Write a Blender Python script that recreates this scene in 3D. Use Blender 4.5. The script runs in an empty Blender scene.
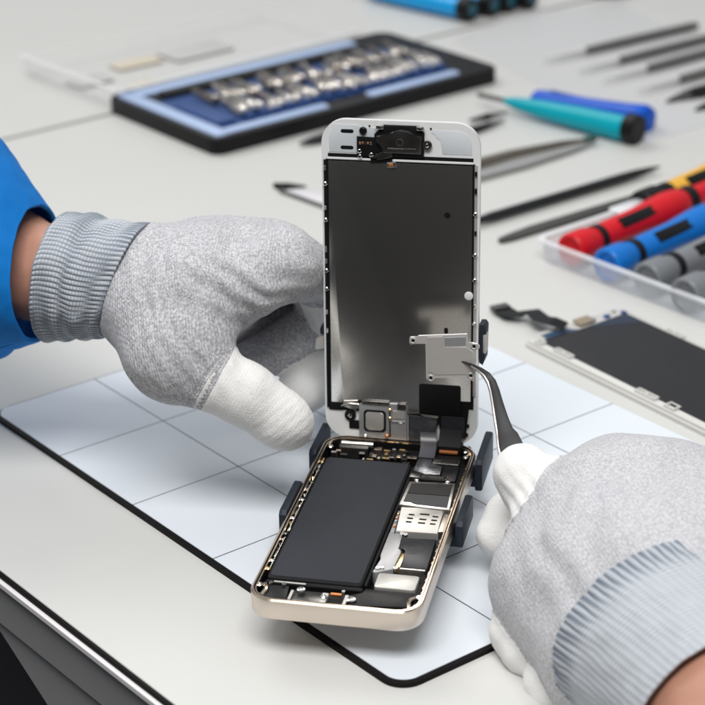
import bpy, bmesh, math, random
import numpy as np
from mathutils import Vector, Matrix, noise
random.seed(7); rng = random.Random(11)
S = bpy.context.scene
COL = S.collection
MM = 0.001
PI = math.pi

# ------------------------------------------------------------------ camera (mm, fitted to the photograph)
F, PITCH, ROLL = 2093.56, math.radians(24.1633), math.radians(-1.0244)
CAM = Vector((-5.0348, -650.868, 377.5021))
FW = Vector((0, math.cos(PITCH), -math.sin(PITCH)))
_r = Vector((1, 0, 0)); _u = _r.cross(FW)
RT = _r*math.cos(ROLL) + _u*math.sin(ROLL)
UP = _u*math.cos(ROLL) - _r*math.sin(ROLL)
def ray(px, py): return FW + RT*((px-352.5)/F) - UP*((py-352.5)/F)
def atz(px, py, z=0.0):
    d = ray(px, py); return CAM + d*((z-CAM.z)/d.z)
def aty(px, py, Y):
    d = ray(px, py); return CAM + d*((Y-CAM.y)/d.y)

# ------------------------------------------------------------------ materials
MATS = {}
def mat(name, col, rough=0.5, metal=0.0, var=0.0, vscale=30, bump=0.0, bscale=200, spec=0.5, alpha=1.0, trans=0.0, coat=0.0, rvar=0.0):
    if name in MATS: return MATS[name]
    m = bpy.data.materials.new(name); m.use_nodes = True
    nt = m.node_tree; N = nt.nodes; L = nt.links
    b = N['Principled BSDF']
    b.inputs['Roughness'].default_value = rough; b.inputs['Metallic'].default_value = metal
    b.inputs['Specular IOR Level'].default_value = spec
    b.inputs['Transmission Weight'].default_value = trans
    b.inputs['Coat Weight'].default_value = coat
    b.inputs['Alpha'].default_value = alpha
    c = (*col, 1)
    b.inputs['Base Color'].default_value = c
    tc = N.new('ShaderNodeTexCoord')
    if var > 0:
        nz = N.new('ShaderNodeTexNoise'); nz.inputs['Scale'].default_value = vscale; nz.inputs['Detail'].default_value = 6; nz.inputs['Roughness'].default_value = .65
        L.new(tc.outputs['Object'], nz.inputs['Vector'])
        mx = N.new('ShaderNodeMix'); mx.data_type = 'RGBA'
        mx.inputs[6].default_value = (*[max(0, x*(1-var)) for x in col], 1)
        mx.inputs[7].default_value = (*[min(1, x*(1+var)) for x in col], 1)
        L.new(nz.outputs['Fac'], mx.inputs[0]); L.new(mx.outputs[2], b.inputs['Base Color'])
    if rvar > 0:
        nz = N.new('ShaderNodeTexNoise'); nz.inputs['Scale'].default_value = vscale*1.7; nz.inputs['Detail'].default_value = 5
        L.new(tc.outputs['Object'], nz.inputs['Vector'])
        mr = N.new('ShaderNodeMapRange'); mr.inputs[3].default_value = max(0.02, rough-rvar); mr.inputs[4].default_value = min(1, rough+rvar)
        L.new(nz.outputs['Fac'], mr.inputs[0]); L.new(mr.outputs[0], b.inputs['Roughness'])
    if bump > 0:
        nz = N.new('ShaderNodeTexNoise'); nz.inputs['Scale'].default_value = bscale; nz.inputs['Detail'].default_value = 4
        L.new(tc.outputs['Object'], nz.inputs['Vector'])
        bp = N.new('ShaderNodeBump'); bp.inputs['Strength'].default_value = bump; bp.inputs['Distance'].default_value = 0.0005
        L.new(nz.outputs['Fac'], bp.inputs['Height']); L.new(bp.outputs['Normal'], b.inputs['Normal'])
    MATS[name] = m
    return m

M_table = mat('table_laminate', (.60, .60, .58), .45, spec=.35, var=.03, vscale=9, bump=.03, bscale=1500, rvar=.06)
M_rubber = mat('black_rubber', (.008, .007, .007), .6, spec=.12, var=.3, vscale=60)
M_edge = mat('white_edge', (.82, .80, .80), .35)
M_dark = mat('dark_panel', (.055, .056, .060), .55, var=.15, vscale=6, bump=.05, bscale=400)
M_apron = mat('grey_apron', (.31, .31, .315), .5, var=.12, vscale=5, bump=.04, bscale=500)
M_floor = mat('floor_vinyl', (.030, .029, .034), .35, var=.4, vscale=3)
M_navy = mat('holder_rubber', (.016, .022, .033), .5, spec=.25, var=.15, vscale=80, bump=.08, bscale=2500)
M_gold = mat('gold_aluminium', (.74, .655, .575), .34, 1.0, var=.03, vscale=40, bump=.02, bscale=6000, rvar=.05)
M_goldp = mat('polished_gold', (.82, .68, .54), .18, 1.0)
M_black = mat('black_plastic', (.007, .007, .008), .42, spec=.22, var=.3, vscale=300, rvar=.1)
M_blackm = mat('black_matt', (.005, .005, .006), .6, spec=.2, var=.3, vscale=400)
M_foil = mat('battery_pouch', (.031, .034, .041), .65, spec=.22, var=.10, vscale=60, bump=.05, bscale=350, rvar=.06)
M_film = mat('dark_film', (.020, .021, .026), .36, spec=.35, var=.1, vscale=90, bump=.03, bscale=300)
M_crinkle = mat('crinkled_black_foil', (.15, .155, .17), .24, .8, bump=.8, bscale=160)
M_steel = mat('stamped_steel', (.74, .71, .67), .30, 1.0, var=.06, vscale=200, rvar=.08)
M_steelw = mat('pale_steel', (.62, .60, .57), .45, .7, var=.05, vscale=160, rvar=.08)
M_chrome = mat('chrome', (.80, .78, .76), .12, 1.0)
M_greymetal = mat('grey_bracket', (.42, .42, .43), .45, .6, var=.07, vscale=200)
M_white = mat('white_glass_frame', (.74, .75, .75), .28, var=.02, vscale=60)
M_panel = mat('pale_grey_panel', (.62, .655, .685), .35, var=.02, vscale=60)
M_copper = mat('orange_contact', (.75, .28, .10), .35, .7)
M_brass = mat('brass_contact', (.80, .60, .30), .25, 1.0)
M_dkmetal = mat('dark_metal', (.13, .125, .12), .28, .9, var=.15, vscale=200, rvar=.1)
M_tweez = mat('tweezer_coating', (.028, .028, .030), .45, .2, spec=.35, var=.2, vscale=120, bump=.04, bscale=3000, rvar=.08)
M_tweeze = mat('tweezer_edge', (.55, .50, .48), .28, 1.0)
M_bitblue = mat('pale_blue_tray', (.42, .54, .78), .35, var=.04, vscale=20)
M_bitnavy = mat('navy_insert', (.020, .065, .22), .45, var=.2, vscale=40)
M_bit = mat('bit_steel', (.78, .73, .68), .27, 1.0, var=.1, vscale=60, rvar=.08)
M_bitd = mat('bit_steel_dark', (.42, .37, .33), .25, 1.0, var=.1, vscale=60)
M_teal = mat('teal_plastic', (.00, .36, .45), .32, spec=.25, var=.06, vscale=40)
M_bluep = mat('blue_plastic', (.002, .09, .55), .32, spec=.25, var=.05, vscale=40)
M_cyan = mat('cyan_plastic', (.002, .34, .76), .25, spec=.4, var=.05, vscale=40)
M_red = mat('red_plastic', (.66, .006, .014), .33, spec=.3, var=.06, vscale=50)
M_blue2 = mat('bright_blue_plastic', (.003, .17, .60), .33, spec=.3, var=.06, vscale=50)
M_grey = mat('grey_plastic', (.20, .21, .225), .38, spec=.4, var=.06, vscale=50)
M_yellow = mat('yellow_plastic', (.84, .46, .04), .33, var=.06, vscale=50)
M_glassblk = mat('black_display_film', (.012, .012, .014), .4, spec=.3, var=.25, vscale=90, bump=.02, bscale=900, rvar=.05)
M_greytool = mat('grey_tool_grip', (.12, .12, .115), .45, var=.15, vscale=80)
M_darktool = mat('dark_spudger', (.012, .013, .015), .5, spec=.3, var=.2, vscale=80)
M_clear = mat('clear_plastic', (.90, .90, .90), .2, alpha=.11)
M_frost = mat('frosted_plastic', (.83, .86, .90), .30, var=.03, vscale=30, alpha=.36)
M_card = mat('tan_card', (.60, .54, .44), .8, var=.1, vscale=40)
M_cardg = mat('grey_card', (.50, .50, .495), .7, var=.1, vscale=40)
M_skin = None

def node_mat(name):
    m = bpy.data.materials.new(name); m.use_nodes = True
    return m, m.node_tree.nodes, m.node_tree.links, m.node_tree.nodes['Principled BSDF']
def math_n(N, L, op, a, b=None, c=None):
    n = N.new('ShaderNodeMath'); n.operation = op
    for i, v in enumerate((a, b, c)):
        if v is None: continue
        if isinstance(v, (int, float)): n.inputs[i].default_value = v
        else: L.new(v, n.inputs[i])
    return n.outputs[0]
def mixc(N, L, f, a, b):
    n = N.new('ShaderNodeMix'); n.data_type = 'RGBA'
    if isinstance(f, (int, float)): n.inputs[0].default_value = f
    else: L.new(f, n.inputs[0])
    for i, v in ((6, a), (7, b)):
        if isinstance(v, tuple): n.inputs[i].default_value = (*v, 1)
        else: L.new(v, n.inputs[i])
    return n.outputs[2]

def skin_mat():
    m, N, L, b = node_mat('skin')
    tc = N.new('ShaderNodeTexCoord')
    n1 = N.new('ShaderNodeTexNoise'); n1.inputs['Scale'].default_value = 90; n1.inputs['Detail'].default_value = 6
    n2 = N.new('ShaderNodeTexNoise'); n2.inputs['Scale'].default_value = 900; n2.inputs['Detail'].default_value = 3
    for n in (n1, n2): L.new(tc.outputs['Object'], n.inputs['Vector'])
    c = mixc(N, L, n1.outputs['Fac'], (.36, .165, .105), (.54, .285, .205))
    L.new(c, b.inputs['Base Color']); b.inputs['Roughness'].default_value = .5
    b.inputs['Subsurface Weight'].default_value = .15; b.inputs['Subsurface Radius'].default_value = (.003, .001, .0006); b.inputs['Subsurface Scale'].default_value = 1.0
    bp = N.new('ShaderNodeBump'); bp.inputs['Strength'].default_value = .25; bp.inputs['Distance'].default_value = .0003
    L.new(n2.outputs['Fac'], bp.inputs['Height']); L.new(bp.outputs['Normal'], b.inputs['Normal'])
    return m
M_skin = skin_mat()

def glove_mat(name, k=1.0, soft=0.0):
    """knitted glove: vertex attribute 'fab' = fabric coordinates in mm (u, v), its z = white coating 0..1"""
    m, N, L, b = node_mat(name)
    at = N.new('ShaderNodeAttribute'); at.attribute_name = 'fab'
    sp = N.new('ShaderNodeSeparateXYZ'); L.new(at.outputs['Vector'], sp.inputs[0])
    tc = N.new('ShaderNodeTexCoord')
    wob = N.new('ShaderNodeTexNoise'); wob.inputs['Scale'].default_value = 160; wob.inputs['Detail'].default_value = 2
    L.new(tc.outputs['Object'], wob.inputs['Vector'])
    w = math_n(N, L, 'MULTIPLY', math_n(N, L, 'SUBTRACT', wob.outputs['Fac'], .5), 2.4)
    u = math_n(N, L, 'ADD', sp.outputs[0], w); v = math_n(N, L, 'ADD', sp.outputs[1], w)
    # rows of V-shaped stitches
    su = math_n(N, L, 'SINE', math_n(N, L, 'MULTIPLY', u, 2*PI/1.05))
    zig = math_n(N, L, 'PINGPONG', v, .75)
    sv = math_n(N, L, 'SINE', math_n(N, L, 'MULTIPLY', math_n(N, L, 'ADD', v, math_n(N, L, 'MULTIPLY', su, .25)), 2*PI/1.25))
    kn = math_n(N, L, 'ADD', math_n(N, L, 'MULTIPLY', su, .55), math_n(N, L, 'MULTIPLY', sv, .45))
    kn01 = math_n(N, L, 'MULTIPLY_ADD', kn, .5, .5)
    sn = N.new('ShaderNodeTexNoise'); sn.inputs['Scale'].default_value = 900+500*soft; sn.inputs['Detail'].default_value = 3; sn.inputs['Roughness'].default_value = .7
    L.new(tc.outputs['Object'], sn.inputs['Vector'])
    pn = N.new('ShaderNodeTexNoise'); pn.inputs['Scale'].default_value = 45; pn.inputs['Detail'].default_value = 3
    L.new(tc.outputs['Object'], pn.inputs['Vector'])
    rmp = N.new('ShaderNodeMapRange'); rmp.inputs[1].default_value = .38; rmp.inputs[2].default_value = .62
    L.new(sn.outputs['Fac'], rmp.inputs[0])
    lo, hi = (.39+.10*soft, .39+.10*soft, .415+.10*soft), (.74-.09*soft, .735-.09*soft, .755-.09*soft)
    heath = mixc(N, L, rmp.outputs[0], lo, hi)
    ck = mixc(N, L, math_n(N, L, 'MULTIPLY', math_n(N, L, 'SUBTRACT', 1.0, kn01), .32*k), heath, (.21, .21, .235))
    ck = mixc(N, L, math_n(N, L, 'MULTIPLY', pn.outputs['Fac'], .15), ck, (.40, .40, .435))
    # white dipped coating with specks
    r2 = N.new('ShaderNodeMapRange'); r2.inputs[1].default_value = .60; r2.inputs[2].default_value = .72
    L.new(sn.outputs['Fac'], r2.inputs[0])
    cw = mixc(N, L, math_n(N, L, 'MULTIPLY', r2.outputs[0], .45), (.82, .815, .80), (.50, .50, .51))
    edge = N.new('ShaderNodeMapRange'); edge.inputs[1].default_value = .42; edge.inputs[2].default_value = .58
    wob2 = math_n(N, L, 'ADD', sp.outputs[2], math_n(N, L, 'MULTIPLY', math_n(N, L, 'SUBTRACT', sn.outputs['Fac'], .5), .35))
    L.new(wob2, edge.inputs[0])
    col = mixc(N, L, edge.outputs[0], ck, cw)
    L.new(col, b.inputs['Base Color'])
    b.inputs['Roughness'].default_value = .85; b.inputs['Specular IOR Level'].default_value = .2
    b.inputs['Sheen Weight'].default_value = .15
    h = math_n(N, L, 'ADD', math_n(N, L, 'MULTIPLY', kn01, math_n(N, L, 'SUBTRACT', 1.0, math_n(N, L, 'MULTIPLY', edge.outputs[0], .75))), math_n(N, L, 'MULTIPLY', sn.outputs['Fac'], .8))
    bp = N.new('ShaderNodeBump'); bp.inputs['Strength'].default_value = .55*k; bp.inputs['Distance'].default_value = .0005
    L.new(h, bp.inputs['Height']); L.new(bp.outputs['Normal'], b.inputs['Normal'])
    return m
def cuff_mat(name, per, lo, hi, wr=None):
    m, N, L, b = node_mat(name)
    at = N.new('ShaderNodeAttribute'); at.attribute_name = 'fab'
    sp = N.new('ShaderNodeSeparateXYZ'); L.new(at.outputs['Vector'], sp.inputs[0])
    tc = N.new('ShaderNodeTexCoord')
    nz = N.new('ShaderNodeTexNoise'); nz.inputs['Scale'].default_value = 300; nz.inputs['Detail'].default_value = 4
    L.new(tc.outputs['Object'], nz.inputs['Vector'])
    nl = N.new('ShaderNodeTexNoise'); nl.inputs['Scale'].default_value = 60; nl.inputs['Detail'].default_value = 2
    L.new(tc.outputs['Object'], nl.inputs['Vector'])
    w = math_n(N, L, 'MULTIPLY', math_n(N, L, 'SUBTRACT', nl.outputs['Fac'], .5), 1.6)
    rib = math_n(N, L, 'MULTIPLY_ADD', math_n(N, L, 'SINE', math_n(N, L, 'MULTIPLY', math_n(N, L, 'ADD', sp.outputs[1], w), 2*PI/per)), .5, .5)
    row = math_n(N, L, 'MULTIPLY_ADD', math_n(N, L, 'SINE', math_n(N, L, 'MULTIPLY', math_n(N, L, 'ADD', sp.outputs[0], w), 2*PI/1.25)), .5, .5)
    kn = math_n(N, L, 'MULTIPLY', rib, math_n(N, L, 'MULTIPLY_ADD', row, .65, .35))
    if wr: kn = math_n(N, L, 'MULTIPLY_ADD', row, .62, math_n(N, L, 'MULTIPLY', rib, .38))
    # z of 'fab': 1 next to the hand, where the ribs are dark and plain
    kn2 = math_n(N, L, 'ADD', math_n(N, L, 'MULTIPLY', kn, math_n(N, L, 'SUBTRACT', 1.0, sp.outputs[2])), math_n(N, L, 'MULTIPLY', math_n(N, L, 'MULTIPLY', rib, .75), sp.outputs[2]))
    rm = N.new('ShaderNodeMapRange'); rm.inputs[1].default_value = .02; rm.inputs[2].default_value = .62
    L.new(kn2, rm.inputs[0])
    c = mixc(N, L, rm.outputs[0], mixc(N, L, sp.outputs[2], lo, (.12, .15, .20)), mixc(N, L, sp.outputs[2], hi, (.46, .49, .53)))
    c = mixc(N, L, math_n(N, L, 'MULTIPLY', nz.outputs['Fac'], .35), c, (.42, .45, .50))
    L.new(c, b.inputs['Base Color'])
    b.inputs['Roughness'].default_value = .9; b.inputs['Specular IOR Level'].default_value = .15
    bp = N.new('ShaderNodeBump'); bp.inputs['Strength'].default_value = .8; bp.inputs['Distance'].default_value = .0006
    L.new(math_n(N, L, 'ADD', kn2, math_n(N, L, 'MULTIPLY', nz.outputs['Fac'], .3)), bp.inputs['Height']); L.new(bp.outputs['Normal'], b.inputs['Normal'])
    return m
def sleeve_mat():
    m, N, L, b = node_mat('blue_workwear')
    at = N.new('ShaderNodeAttribute'); at.attribute_name = 'fab'
    sp = N.new('ShaderNodeSeparateXYZ'); L.new(at.outputs['Vector'], sp.inputs[0])
    tw = math_n(N, L, 'MULTIPLY_ADD', math_n(N, L, 'SINE', math_n(N, L, 'MULTIPLY', math_n(N, L, 'ADD', sp.outputs[0], math_n(N, L, 'MULTIPLY', sp.outputs[1], .6)), 2*PI/.95)), .5, .5)
    tc = N.new('ShaderNodeTexCoord')
    nz = N.new('ShaderNodeTexNoise'); nz.inputs['Scale'].default_value = 35; nz.inputs['Detail'].default_value = 4
    L.new(tc.outputs['Object'], nz.inputs['Vector'])
    c = mixc(N, L, tw, (.002, .18, .60), (.004, .23, .70))
    c = mixc(N, L, math_n(N, L, 'MULTIPLY', nz.outputs['Fac'], .3), c, (.002, .15, .52))
    L.new(c, b.inputs['Base Color']); b.inputs['Roughness'].default_value = .75; b.inputs['Specular IOR Level'].default_value = .25
    bp = N.new('ShaderNodeBump'); bp.inputs['Strength'].default_value = .4; bp.inputs['Distance'].default_value = .0004
    L.new(tw, bp.inputs['Height']); L.new(bp.outputs['Normal'], b.inputs['Normal'])
    return m
M_glove = glove_mat('knit_glove', 1.0); M_glove2 = glove_mat('soft_knit_glove', .75, .45)
M_cuff = cuff_mat('ribbed_cuff', 1.9, (.17, .20, .24), (.56, .585, .62)); M_cuff2 = cuff_mat('soft_ribbed_cuff', 2.4, (.43, .46, .50), (.56, .595, .635), True); M_sleeve = sleeve_mat()

def backlight_mat():
    """satin metal back plate of the display with fine grain"""
    m, N, L, b = node_mat('satin_backlight_metal')
    tc = N.new('ShaderNodeTexCoord')
    n1 = N.new('ShaderNodeTexNoise'); n1.inputs['Scale'].default_value = 1400; n1.inputs['Detail'].default_value = 2
    n2 = N.new('ShaderNodeTexNoise'); n2.inputs['Scale'].default_value = 40; n2.inputs['Detail'].default_value = 3
    for n in (n1, n2): L.new(tc.outputs['Object'], n.inputs['Vector'])
    r = N.new('ShaderNodeMapRange'); r.inputs[1].default_value = .35; r.inputs[2].default_value = .65
    L.new(n1.outputs['Fac'], r.inputs[0])
    L.new(mixc(N, L, r.outputs[0], (.76, .735, .695), (.88, .855, .81)), b.inputs['Base Color'])
    b.inputs['Metallic'].default_value = 1.0
    b.inputs['Roughness'].default_value = .24
    return m
M_backlight = backlight_mat()

# ------------------------------------------------------------------ geometry helpers (all in mm)
def rr(w, h, r, n=6, cx=0, cy=0):
    pts = []
    for sx, sy, a0 in ((1, -1, -90), (1, 1, 0), (-1, 1, 90), (-1, -1, 180)):
        for i in range(n+1):
            a = math.radians(a0 + 90*i/n)
            pts.append((cx + sx*(w/2-r) + r*math.cos(a), cy + sy*(h/2-r) + r*math.sin(a)))
    return pts
def box_pts(x0, x1, y0, y1): return [(x0, y0), (x1, y0), (x1, y1), (x0, y1)]
class MB:
    def __init__(s): s.bm = bmesh.new()
    def prism(s, pts, z0, z1, bev=0.0, seg=2, M=None, botbev=False):
        bm = s.bm
        area = sum(pts[i][0]*pts[(i+1) % len(pts)][1]-pts[(i+1) % len(pts)][0]*pts[i][1] for i in range(len(pts)))
        if area < 0: pts = pts[::-1]
        lo = [bm.verts.new((x, y, z0)) for x, y in pts]; hi = [bm.verts.new((x, y, z1)) for x, y in pts]
        n = len(pts)
        fs = [bm.faces.new(lo[::-1]), bm.faces.new(hi)]
        for i in range(n): fs.append(bm.faces.new((lo[i], lo[(i+1) % n], hi[(i+1) % n], hi[i])))
        vs = lo+hi
        if bev > 0:
            es = list(fs[1].edges) + (list(fs[0].edges) if botbev else [])
            r = bmesh.ops.bevel(bm, geom=es, offset=bev, segments=seg, affect='EDGES', profile=.5, clamp_overlap=True)
            vs = list({v for v in vs if v.is_valid} | set(r['verts']))
        if M is not None: bmesh.ops.transform(bm, matrix=M, verts=vs)
        return s
    def box(s, x0, x1, y0, y1, z0, z1, bev=0.0, M=None, seg=2):
        bm = s.bm
        r = bmesh.ops.create_cube(bm, size=1.0)
        vs = r['verts']
        for v in vs: v.co = Vector(((x0+x1)/2+v.co.x*(x1-x0), (y0+y1)/2+v.co.y*(y1-y0), (z0+z1)/2+v.co.z*(z1-z0)))
        if bev > 0:
            es = list({e for v in vs for e in v.link_edges})
            r = bmesh.ops.bevel(bm, geom=es, offset=bev, segments=seg, affect='EDGES', profile=.5, clamp_overlap=True)
            vs = list({v for v in vs if v.is_valid} | set(r['verts']))
        if M is not None: bmesh.ops.transform(bm, matrix=M, verts=vs)
        return s
    def loft(s, rings, cap0=True, cap1=True, closed=True):
        bm = s.bm; R = [[bm.verts.new(p) for p in ring] for ring in rings]
        n = len(R[0])
        for a, b in zip(R[:-1], R[1:]):
            for i in range(n if closed else n-1):
                j = (i+1) % n
                bm.faces.new((a[i], a[j], b[j], b[i]))
        if cap0: bm.faces.new(R[0][::-1])
        if cap1: bm.faces.new(R[-1])
        return s
    def lathe(s, prof, n=20, M=None):
        """prof: (r, z) list, axis z"""
        rings = []
        for r, z in prof:
            ring = [Vector((max(r, 1e-3)*math.cos(2*PI*i/n), max(r, 1e-3)*math.sin(2*PI*i/n), z)) for i in range(n)]
            if M is not None: ring = [M @ p for p in ring]
            rings.append(ring)
        return s.loft(rings)
    def tube(s, pts, rad, n=12, cap=True, flat=1.0, up=(0, 0, 1)):
        pts = [Vector(p) for p in pts]; rings = []
        for i, p in enumerate(pts):
            t = (pts[min(i+1, len(pts)-1)]-pts[max(i-1, 0)]).normalized()
            a = t.cross(Vector(up)); 
            if a.length < 1e-4: a = t.cross(Vector((1, 0, 0)))
            a.normalize(); b = a.cross(t)
            r = rad[i] if isinstance(rad, (list, tuple)) else rad
            rings.append([p + a*(r*math.cos(2*PI*k/n)) + b*(r*flat*math.sin(2*PI*k/n)) for k in range(n)])
        return s.loft(rings, cap, cap)
    def build(s, name, m, parent=None, smooth=False, loc=None, rot=None, angle=35):
        bm = s.bm
        bmesh.ops.recalc_face_normals(bm, faces=bm.faces)
        for v in bm.verts: v.co *= MM
        me = bpy.data.meshes.new(name); bm.to_mesh(me); bm.free()
        for mm_ in (m if isinstance(m, (list, tuple)) else [m]): me.materials.append(mm_)
        o = bpy.data.objects.new(name, me); COL.objects.link(o)
        if parent: o.parent = parent
        if loc is not None: o.location = Vector(loc)*MM
        if rot is not None: o.rotation_euler = rot
        if smooth:
            me.polygons.foreach_set('use_smooth', [True]*len(me.polygons))
            try: me.set_sharp_from_angle(angle=math.radians(angle))
            except Exception: pass
        return o
def tag(o, label, cat, group=None, kind=None):
    if label: o['label'] = label
    if cat: o['category'] = cat
    if group: o['group'] = group
    if kind: o['kind'] = kind
    return o
def empty(name, loc=(0, 0, 0), rz=0.0, label=None, cat=None, group=None):
    o = bpy.data.objects.new(name, None); COL.objects.link(o)
    o.location = Vector(loc)*MM; o.rotation_euler = (0, 0, rz); o.empty_display_size = .01
    return tag(o, label, cat, group)
def copy_tree(o, parent=None):
    c = o.copy(); COL.objects.link(c)
    if parent: c.parent = parent
    for ch in list(o.children): copy_tree(ch, c)
    return c
def TR(x=0, y=0, z=0, rz=0, rx=0, ry=0):
    return Matrix.Translation((x, y, z)) @ Matrix.Rotation(rz, 4, 'Z') @ Matrix.Rotation(ry, 4, 'Y') @ Matrix.Rotation(rx, 4, 'X')
def screw(name, x, y, z, r, parent, m=M_chrome):
    b = MB(); b.lathe([(0, -.5), (r, -.5), (r, .15), (r*.8, .35), (r*.45, .35), (r*.35, -.05), (0, -.05)], 14)
    return b.build(name, m, parent, True, loc=(x, y, z))

# ------------------------------------------------------------------ setting: table tops, floor
TH = math.radians(-52.23)                 # direction of the long edge of the mat and of the bench front
E1 = Vector((math.cos(TH), math.sin(TH), 0)); E2 = Vector((-math.sin(TH), math.cos(TH), 0))
# floor far below
b = MB(); b.box(-4000, 4000, -4000, 4000, -760, -740); fl = b.build('floor', M_floor); tag(fl, None, None, kind='structure')
# bench: local x along E1 (front edge), local y along E2 (depth)
p0 = atz(0, 574); p1 = atz(166.8, 703)
fe = (p1-p0).normalized(); rzb = math.atan2(fe.y, fe.x); fn = Vector((-fe.y, fe.x, 0))
seam_p = atz(60, 125.5)
s_along = (seam_p-p0).dot(fe)                        # where the neighbouring table begins
bench = empty('workbench', (p0.x, p0.y, 0), rzb, 'white workbench with a black rubber front edge, carrying the mat and the opened phone', 'workbench')
b = MB(); b.box(s_along+2.4, 900, 1.6, 900, -24, 0, .8); b.build('tabletop', M_table, bench)
b = MB(); b.box(s_along+2.4, 900, 0, 1.6, -2.1, -.25, .4); b.build('edge_strip', M_rubber, bench)
b = MB(); b.box(s_along+2.4, 900, -1.5, 1.59, -4.6, -2.2, .4); b.build('edge_band', M_edge, bench)
b = MB(); b.box(s_along+2.4, 900, .9, 1.55, -23.5, -4.7, .2); b.build('lower_edge', M_apron, bench)
b = MB(); b.prism([(s_along+20, -24.3), (880, -24.3), (880, -120), (130, -120), (60, -66), (-10, -30), (s_along+20, -27)], 0, 14, 1.0, M=Matrix(((1, 0, 0, 0), (0, 0, 1, 3), (0, 1, 0, 0), (0, 0, 0, 1)))); b.build('apron', M_apron, bench)
b = MB(); b.box(s_along+20, 880, 60, 75, -700, -24.5, 1.5); b.build('front_panel', M_floor, bench)
for x in (s_along+60, 820):
    b = MB(); b.box(x, x+40, 120, 160, -740, -24.5, 3); b.build('leg', M_dark, bench)
bench2 = empty('side_table', (p0.x, p0.y, 0), rzb, 'white table top butting against the workbench behind the left glove', 'table')
b = MB(); b.box(s_along-900, s_along-2.4, 1.6, 900, -24, 0, .8); b.build('tabletop', M_table, bench2)
b = MB(); b.box(s_along-880, s_along-860, 60, 860, -740, -24.5, 2); b.build('leg_panel', M_dark, bench2)
b = MB(); b.box(s_along-2.35, s_along+2.35, 0, 900, -24, -1.6); b.build('seam_strip', mat('seam_grey', (.17, .18, .165), .7), bench2)

# ------------------------------------------------------------------ work mat with its printed grid
def mat_grid():
    m, N, L, bs = node_mat('gridded_mat')
    tc = N.new('ShaderNodeTexCoord'); sp = N.new('ShaderNodeSeparateXYZ'); L.new(tc.outputs['Object'], sp.inputs[0])
    def lines(src, off, pitch):
        t = math_n(N, L, 'DIVIDE', math_n(N, L, 'SUBTRACT', src, off*MM), pitch*MM)
        fr = math_n(N, L, 'ABSOLUTE', math_n(N, L, 'SUBTRACT', t, math_n(N, L, 'ROUND', t)))
        return math_n(N, L, 'LESS_THAN', fr, .27/pitch)
    lx = lines(sp.outputs[0], -54.9, 53.28); ly = lines(sp.outputs[1], 50.87, 53.28)
    ln = math_n(N, L, 'MAXIMUM', lx, ly)
    nz = N.new('ShaderNodeTexNoise'); nz.inputs['Scale'].default_value = 18; nz.inputs['Detail'].default_value = 5
    L.new(tc.outputs['Object'], nz.inputs['Vector'])
    base = mixc(N, L, nz.outputs['Fac'], (.66, .71, .765), (.715, .755, .80))
    L.new(mixc(N, L, math_n(N, L, 'MULTIPLY', ln, .93), base, (.03, .04, .055)), bs.inputs['Base Color'])
    bs.inputs['Roughness'].default_value = .42; bs.inputs['Specular IOR Level'].default_value = .28
    n2 = N.new('ShaderNodeTexNoise'); n2.inputs['Scale'].default_value = 1200
    L.new(tc.outputs['Object'], n2.inputs['Vector'])
    bp = N.new('ShaderNodeBump'); bp.inputs['Strength'].default_value = .05; bp.inputs['Distance'].default_value = .0003
    L.new(n2.outputs['Fac'], bp.inputs['Height']); L.new(bp.outputs['Normal'], bs.inputs['Normal'])
    return m
# local x = E1 (negative: up-left), local y = E2, origin at the near corner
wm = empty('work_mat', (8.19, -79.73, 0), TH, 'pale blue gridded work mat with a thin black border, lying under the phone holder', 'mat')
ML, MW = 268.6, 203.0
def corner_rect(x0, x1, y0, y1, r): return rr(x1-x0, y1-y0, r, 8, (x0+x1)/2, (y0+y1)/2)
b = MB(); b.prism(corner_rect(-ML, 0, 0, MW, 9), .02, 1.75, .3); b.build('black_backing', M_rubber, wm, True)
b = MB(); b.prism(corner_rect(-ML+.4, -2.0, 2.0, MW-.4, 7.5), 1.2, 2.0, .12, 1); b.build('gridded_sheet', mat_grid(), wm)

# ------------------------------------------------------------------ the phone
PZ = 22.0; PYAW = math.radians(-12.4876)
ph = empty('smartphone', (0, 0, PZ), PYAW, 'opened gold phone in the holder with its white framed screen standing up', 'phone')
W, Ln = 58.6, 123.8
def ringz(inset, z, n=8): return [Vector((x, y, z)) for x, y in rr(W-2*inset, Ln-2*inset, max(9.0-inset, 1.0), n)]
b = MB(); b.loft([ringz(9, -7.6), ringz(.9, -7.6), ringz(.35, -7.45), ringz(.0, -6.9), ringz(0, -.55)], True, False)
b.build('gold_shell', M_gold, ph, True)
b = MB(); b.loft([ringz(0, -.55), ringz(.5, 0), ringz(.95, 0)], False, False); b.build('polished_rim', M_goldp, ph, True)
b = MB(); b.loft([ringz(.95, 0), ringz(1.0, -.55), ringz(1.35, -.55)], False, False); b.build('rim_groove', M_blackm, ph, True)
b = MB(); b.loft([ringz(1.35, -.55), ringz(1.45, -.35), ringz(1.85, -.35), ringz(1.9, -.9)], False, False); b.build('inner_ledge', M_goldp, ph, True)
b = MB(); b.loft([ringz(1.9, -.9), ringz(2.0, -6.4), ringz(10, -6.4)], False, True); b.build('inner_tub', M_blackm, ph, True)
def ppart(name, pts, z0, z1, m, bev=.25, parent=None, smooth=True): 
    b = MB(); b.prism(pts, z0, z1, bev); return b.build(name, m, parent or ph, smooth)
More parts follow.
